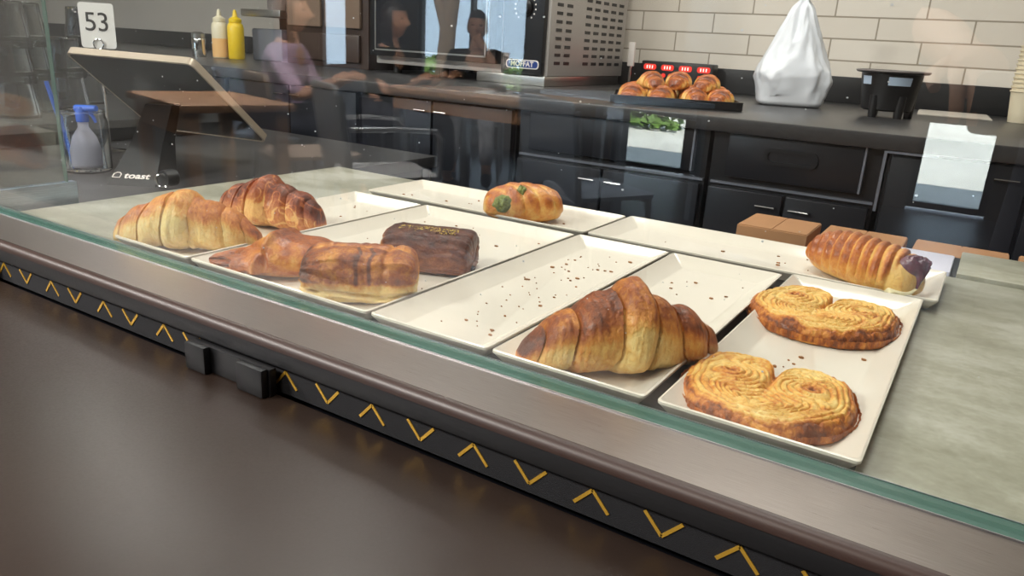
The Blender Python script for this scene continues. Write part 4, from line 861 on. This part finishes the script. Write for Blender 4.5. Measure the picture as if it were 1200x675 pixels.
# ------------------------------------------------------------------ people
def skin_mesh(name, pts, edges, m, parent, sub=2):
    me = bpy.data.meshes.new(name); me.from_pydata([p[:3] for p in pts], edges, []); o = bpy.data.objects.new(name, me); COL.objects.link(o)
    sk = o.modifiers.new('s', 'SKIN'); sk.use_smooth_shade = True; o.modifiers.new('b', 'SUBSURF').levels = sub
    for i, p in enumerate(pts):
        r = p[3]; v = me.skin_vertices[0].data[i]; v.radius = r if isinstance(r, tuple) else (r, r); v.use_root = (i == 0)
    return eval_mesh(o)
def person(label, loc, rz, J, shirt, trousers, hair, long_hair, head_tilt=0, legs=True):
    t = thing('person', label, 'person', (0, 0, 0)); V = Vector
    sk = M['skin']; pts = []; ed = []
    def chain(ps, start=None):
        i0 = start
        for p in ps:
            pts.append(p); i = len(pts) - 1
            if i0 is not None: ed.append((i0, i))
            i0 = i
        return i0
    hip, chest, neck, head = J['hip'], J['chest'], J['neck'], J['head']
    W_ = lambda p, r: (p[0], p[1], p[2], r)
    mid = lambda a, b, f=.5: tuple(a[i] * (1 - f) + b[i] * f for i in range(3))
    h = chain([W_(hip, (.14, .11))]); wst = chain([W_(mid(hip, chest), (.125, .10)), W_(chest, (.155, .11))], h); nk = chain([W_(neck, .052), W_(mid(neck, head, .6), .05)], wst)
    for s in ('L', 'R'):
        a = J['arm' + s]; chain([W_(a[0], .052), W_(a[1], .040), W_(mid(a[1], a[2]), .036), W_(a[2], .026)], wst)
        if legs: b = J['leg' + s]; chain([W_(b[0], .085), W_(b[1], .058), W_(mid(b[1], b[2], .35), .056), W_(b[2], .038), W_(b[3], .034)], h)
    body = MB(); me = skin_mesh('b', pts, ed, sk, t); body.add([v.co.copy() for v in me.vertices], [tuple(p.vertices) for p in me.polygons])
    # head with brow, nose, chin, ears; face looks along +Y
    nu_, nv_ = 40, 48; u = np.linspace(.001, PI - .001, nu_)[:, None]; v_ = np.linspace(0, 2 * PI, nv_, endpoint=False)[None]
    x = .074 * np.sin(u) * np.cos(v_); y = .094 * np.sin(u) * np.sin(v_); z = .116 * np.cos(u) + 0 * v_
    x = x * (1 - .25 * sstep(0, -.11, z)); y = np.where(z < 0, y * (1 - .10 * sstep(0, -.11, z)), y)
    g_ = lambda cx, cz, sx, sz: np.exp(-((x - cx) / sx) ** 2 - ((z - cz) / sz) ** 2) * (y > 0)
    y = y + .026 * g_(0, -.018, .012, .018) + .010 * g_(0, .005, .009, .03) - .009 * g_(.03, .012, .016, .012) - .009 * g_(-.03, .012, .016, .012) + .006 * g_(0, -.056, .022, .008) + .008 * g_(0, -.092, .02, .014) - .003 * g_(0, -.061, .02, .003)
    Hm = Matrix.Translation(head) @ Matrix.Rotation(J.get('turn', 0), 4, 'Z') @ Matrix.Rotation(head_tilt, 4, 'X')
    co = np.stack([x, y, z], -1).reshape(-1, 3); fs = [(i * nv_ + j, i * nv_ + (j + 1) % nv_, (i + 1) * nv_ + (j + 1) % nv_, (i + 1) * nv_ + j) for i in range(nu_ - 1) for j in range(nv_)]
    body.add([Hm @ V(p) for p in co.tolist()], fs)
    for s in (-1, 1): body.lathe([(.003, -.028), (.016, -.02), (.019, .0), (.016, .022), (.003, .028)], 14, Hm @ V((s * .074, -.005, -.005)), Hm.to_3x3() @ Matrix.Diagonal((.45, 1, 1)))
    for s in ('L', 'R'):   # hands: palm, four fingers, thumb
        a = J['arm' + s]; d = (V(a[2]) - V(a[1])).normalized(); sd = -1 if s == 'L' else 1
        up = V(J.get('palm' + s, (0, 0, 1))); w2 = d.cross(up).normalized(); up = w2.cross(d)
        P = V(a[2]); body.tube([P - d * .01, P + d * .03, P + d * .075, P + d * .088], [.024, .030, .032, .022], 12)
        for k2, (off, ln) in enumerate(((-.027, .062), (-.009, .072), (.009, .068), (.026, .054))):
            q = P + d * .078 + w2 * off; body.tube([q, q + d * ln * .5 - up * .012, q + d * ln * .8 - up * .032, q + d * ln * .85 - up * .048], [.0095, .009, .008, .006], 8)
        q = P + d * .025 + w2 * .026 * sd; body.tube([q, q + d * .03 + w2 * .022 * sd - up * .01, q + d * .055 + w2 * .020 * sd - up * .02], [.012, .010, .007], 8)
    body.build('body', 'skin', t, angle=80)
    for s in (-1, 1):
        MB().lathe([(.0, -.0105), (.0075, -.0075), (.0105, 0), (.0075, .0075), (0, .0105)], 14, Hm @ V((s * .030, .071, .012))).build('eye', 'eye', t)
    # shirt: torso and upper arms; trousers; shoes
    pts = []; ed = []; h = chain([W_((hip[0], hip[1], hip[2] - .02), (.155, .125))]); wst = chain([W_(mid(hip, chest), (.14, .115)), W_(chest, (.172, .126)), ], h); chain([W_(mid(chest, neck, .75), (.085, .075))], wst)
    for s in ('L', 'R'):
        a = J['arm' + s]; chain([W_(a[0], .066), W_(mid(a[0], a[1], .6), .056), W_(mid(a[1], a[2], .1 if not J.get('long') else .85), .048 if not J.get('long') else .038)], wst)
    me = skin_mesh('shirt', pts, ed, None, t); link('shirt', me, shirt, t, True, 80)
    if legs:
        pts = []; ed = []; h = chain([W_(hip, (.15, .12))])
        for s in ('L', 'R'): b = J['leg' + s]; chain([W_(b[0], .10), W_(b[1], .072), W_(mid(b[1], b[2], .9), .056)], h)
        me = skin_mesh('trousers', pts, ed, None, t); link('trousers', me, trousers, t, True, 80)
        for s in ('L', 'R'):
            b = J['leg' + s]; p, q = V(b[2]), V(b[3]); MB().tube([p + V((0, -.02, -.03)), p.lerp(q, .5) + V((0, .02, -.012)), q + V((0, .04, -.0))], [.042, .046, .03], 14).build('shoe', 'black', t)
    # hair
    hx, hy, hz = x * 1.09, y * 1.07, z * 1.08
    HM = MB(); keep = lambda p: not (p[1] > .035 and p[2] < .055) and (p[2] > -.05 or (long_hair and p[1] < .05))
    co = np.stack([.080 * np.sin(u) * np.cos(v_), .101 * np.sin(u) * np.sin(v_), .126 * np.cos(u) + 0 * v_], -1)
    if long_hair: co[..., 2] = np.where(co[..., 2] < -.03, -.03 + (co[..., 2] + .03) * 2.6, co[..., 2]); co[..., 0] *= 1.08; co[..., 1] -= .008
    co = co * (1 + .03 * fbm(co * np.array([1, 1, .2]), 60, 2, 3))[..., None]; co = co.reshape(-1, 3).tolist()
    HM.add([Hm @ V(p) for p in co], [f for f in fs if all(keep(co[i]) for i in f)])
    HM.build('hair', hair, t, angle=80)
    t.location = loc; t.rotation_euler = (0, 0, rz); return t
M['skin'] = mat('skin', srgb(196, 146, 116), .5); M['eye'] = mat('eye_dark', srgb(40, 28, 22), .15)
M['hair_dark'] = mat('dark_hair', srgb(34, 24, 20), .5, bump=.4, bs=300); M['hair_brown'] = mat('brown_hair', srgb(86, 58, 40), .5, bump=.4, bs=300)
M['shirt_black'] = mat('black_shirt', srgb(26, 26, 30), .85); M['shirt_pink'] = mat('lilac_shirt', srgb(186, 158, 186), .8, var=.2, vs=8); M['shirt_teal'] = mat('dark_teal_top', srgb(24, 40, 48), .8)
M['trouser_grey'] = mat('light_grey_trousers', srgb(150, 150, 156), .85); M['trouser_dark'] = mat('dark_trousers', srgb(40, 42, 54), .85)
def sit(armL, armR, **k):
    J = dict(hip=(0, 0, .53), chest=(0, .05, .84), neck=(0, .06, 1.0), head=(0, .09, 1.14), armL=armL, armR=armR,
             legL=((-.10, .06, .52), (-.13, .43, .50), (-.13, .42, .10), (-.14, .52, .04)), legR=((.10, .06, .52), (.12, .44, .50), (.14, .44, .10), (.15, .54, .04)))
    J.update(k); return J
rest = lambda s: ((s * .185, .05, .92), (s * .22, .16, .68), (s * .14, .36, .775))
def put_person(label, xv, yv, ang, J, *a, **k):
    x, y = to_real(xv, yv); return person(label, (x, y, FZ), -math.radians(ang) - PI / 2, J, *a, **k)
put_person('seated person with long dark hair and a black top at the wood-edged dining table', -3.62, 4.05, 10, sit(rest(-1), rest(1), long=True), 'shirt_black', 'trouser_dark', 'hair_dark', True)
put_person('seated short-haired person resting chin on one hand, in black shirt and pale grey trousers', -3.50, 5.0, -60, sit(rest(-1), ((.185, .05, .92), (.20, .26, .80), (.06, .20, 1.0)), palmR=(0, 1, 0), long=True), 'shirt_black', 'trouser_grey', 'hair_dark', False)
put_person('seated person with brown hair in a lilac shirt near the brown wooden table', -3.62, 3.15, 30, sit(rest(-1), rest(1)), 'shirt_pink', 'trouser_dark', 'hair_brown', True)
for xv, yv, ang, lb in ((-3.68, 4.05, 10, 'brown moulded chair under the person with long dark hair'), (-3.52, 5.04, -60, 'brown moulded chair under the person resting a chin on a hand'), (-3.68, 3.15, 30, 'brown moulded chair under the person in the lilac shirt')):
    put(dup(ch, (0, 0, 0), 0, lb), xv, yv, ang)
# the photographer
PJ = dict(hip=(0, 0, .93), chest=(0, .03, 1.24), neck=(0, .04, 1.42), head=(0, .12, 1.56), long=False,
          armL=((-.19, .04, 1.36), (-.30, .20, 1.12), (-.25, .40, 1.10)), armR=((.19, .04, 1.36), (.16, .26, 1.16), (-.06, .40, 1.12)),
          legL=((-.10, 0, .90), (-.12, .03, .50), (-.13, 0, .10), (-.14, .12, .05)), legR=((.10, 0, .90), (.12, .03, .50), (.13, 0, .10), (.14, .12, .05)))
PJ['armL'] = ((-.19, .04, 1.36), (-.34, .14, 1.10), (-.27, .40, 1.05)); PJ['armR'] = ((.19, .04, 1.36), (.20, .24, 1.12), (-.10, .42, 1.045))
person('standing person in a black shirt holding a phone up to the glass', (.22, -.56, FZ), 0, PJ, 'shirt_black', 'trouser_dark', 'hair_dark', False, head_tilt=-.5)
t = thing('phone', 'black phone held flat toward the glass by the standing person', 'phone', (.0, -.03, EYE - .02))
Rp = Matrix.Translation((.045, -.028, EYE - .035)) @ Matrix.Rotation(math.radians(-20), 4, 'X')
MB().prism(rrect(.15, .075, .01, 4), 'y', -.004, .004).xf(Rp).build('phone_body', 'black', t)
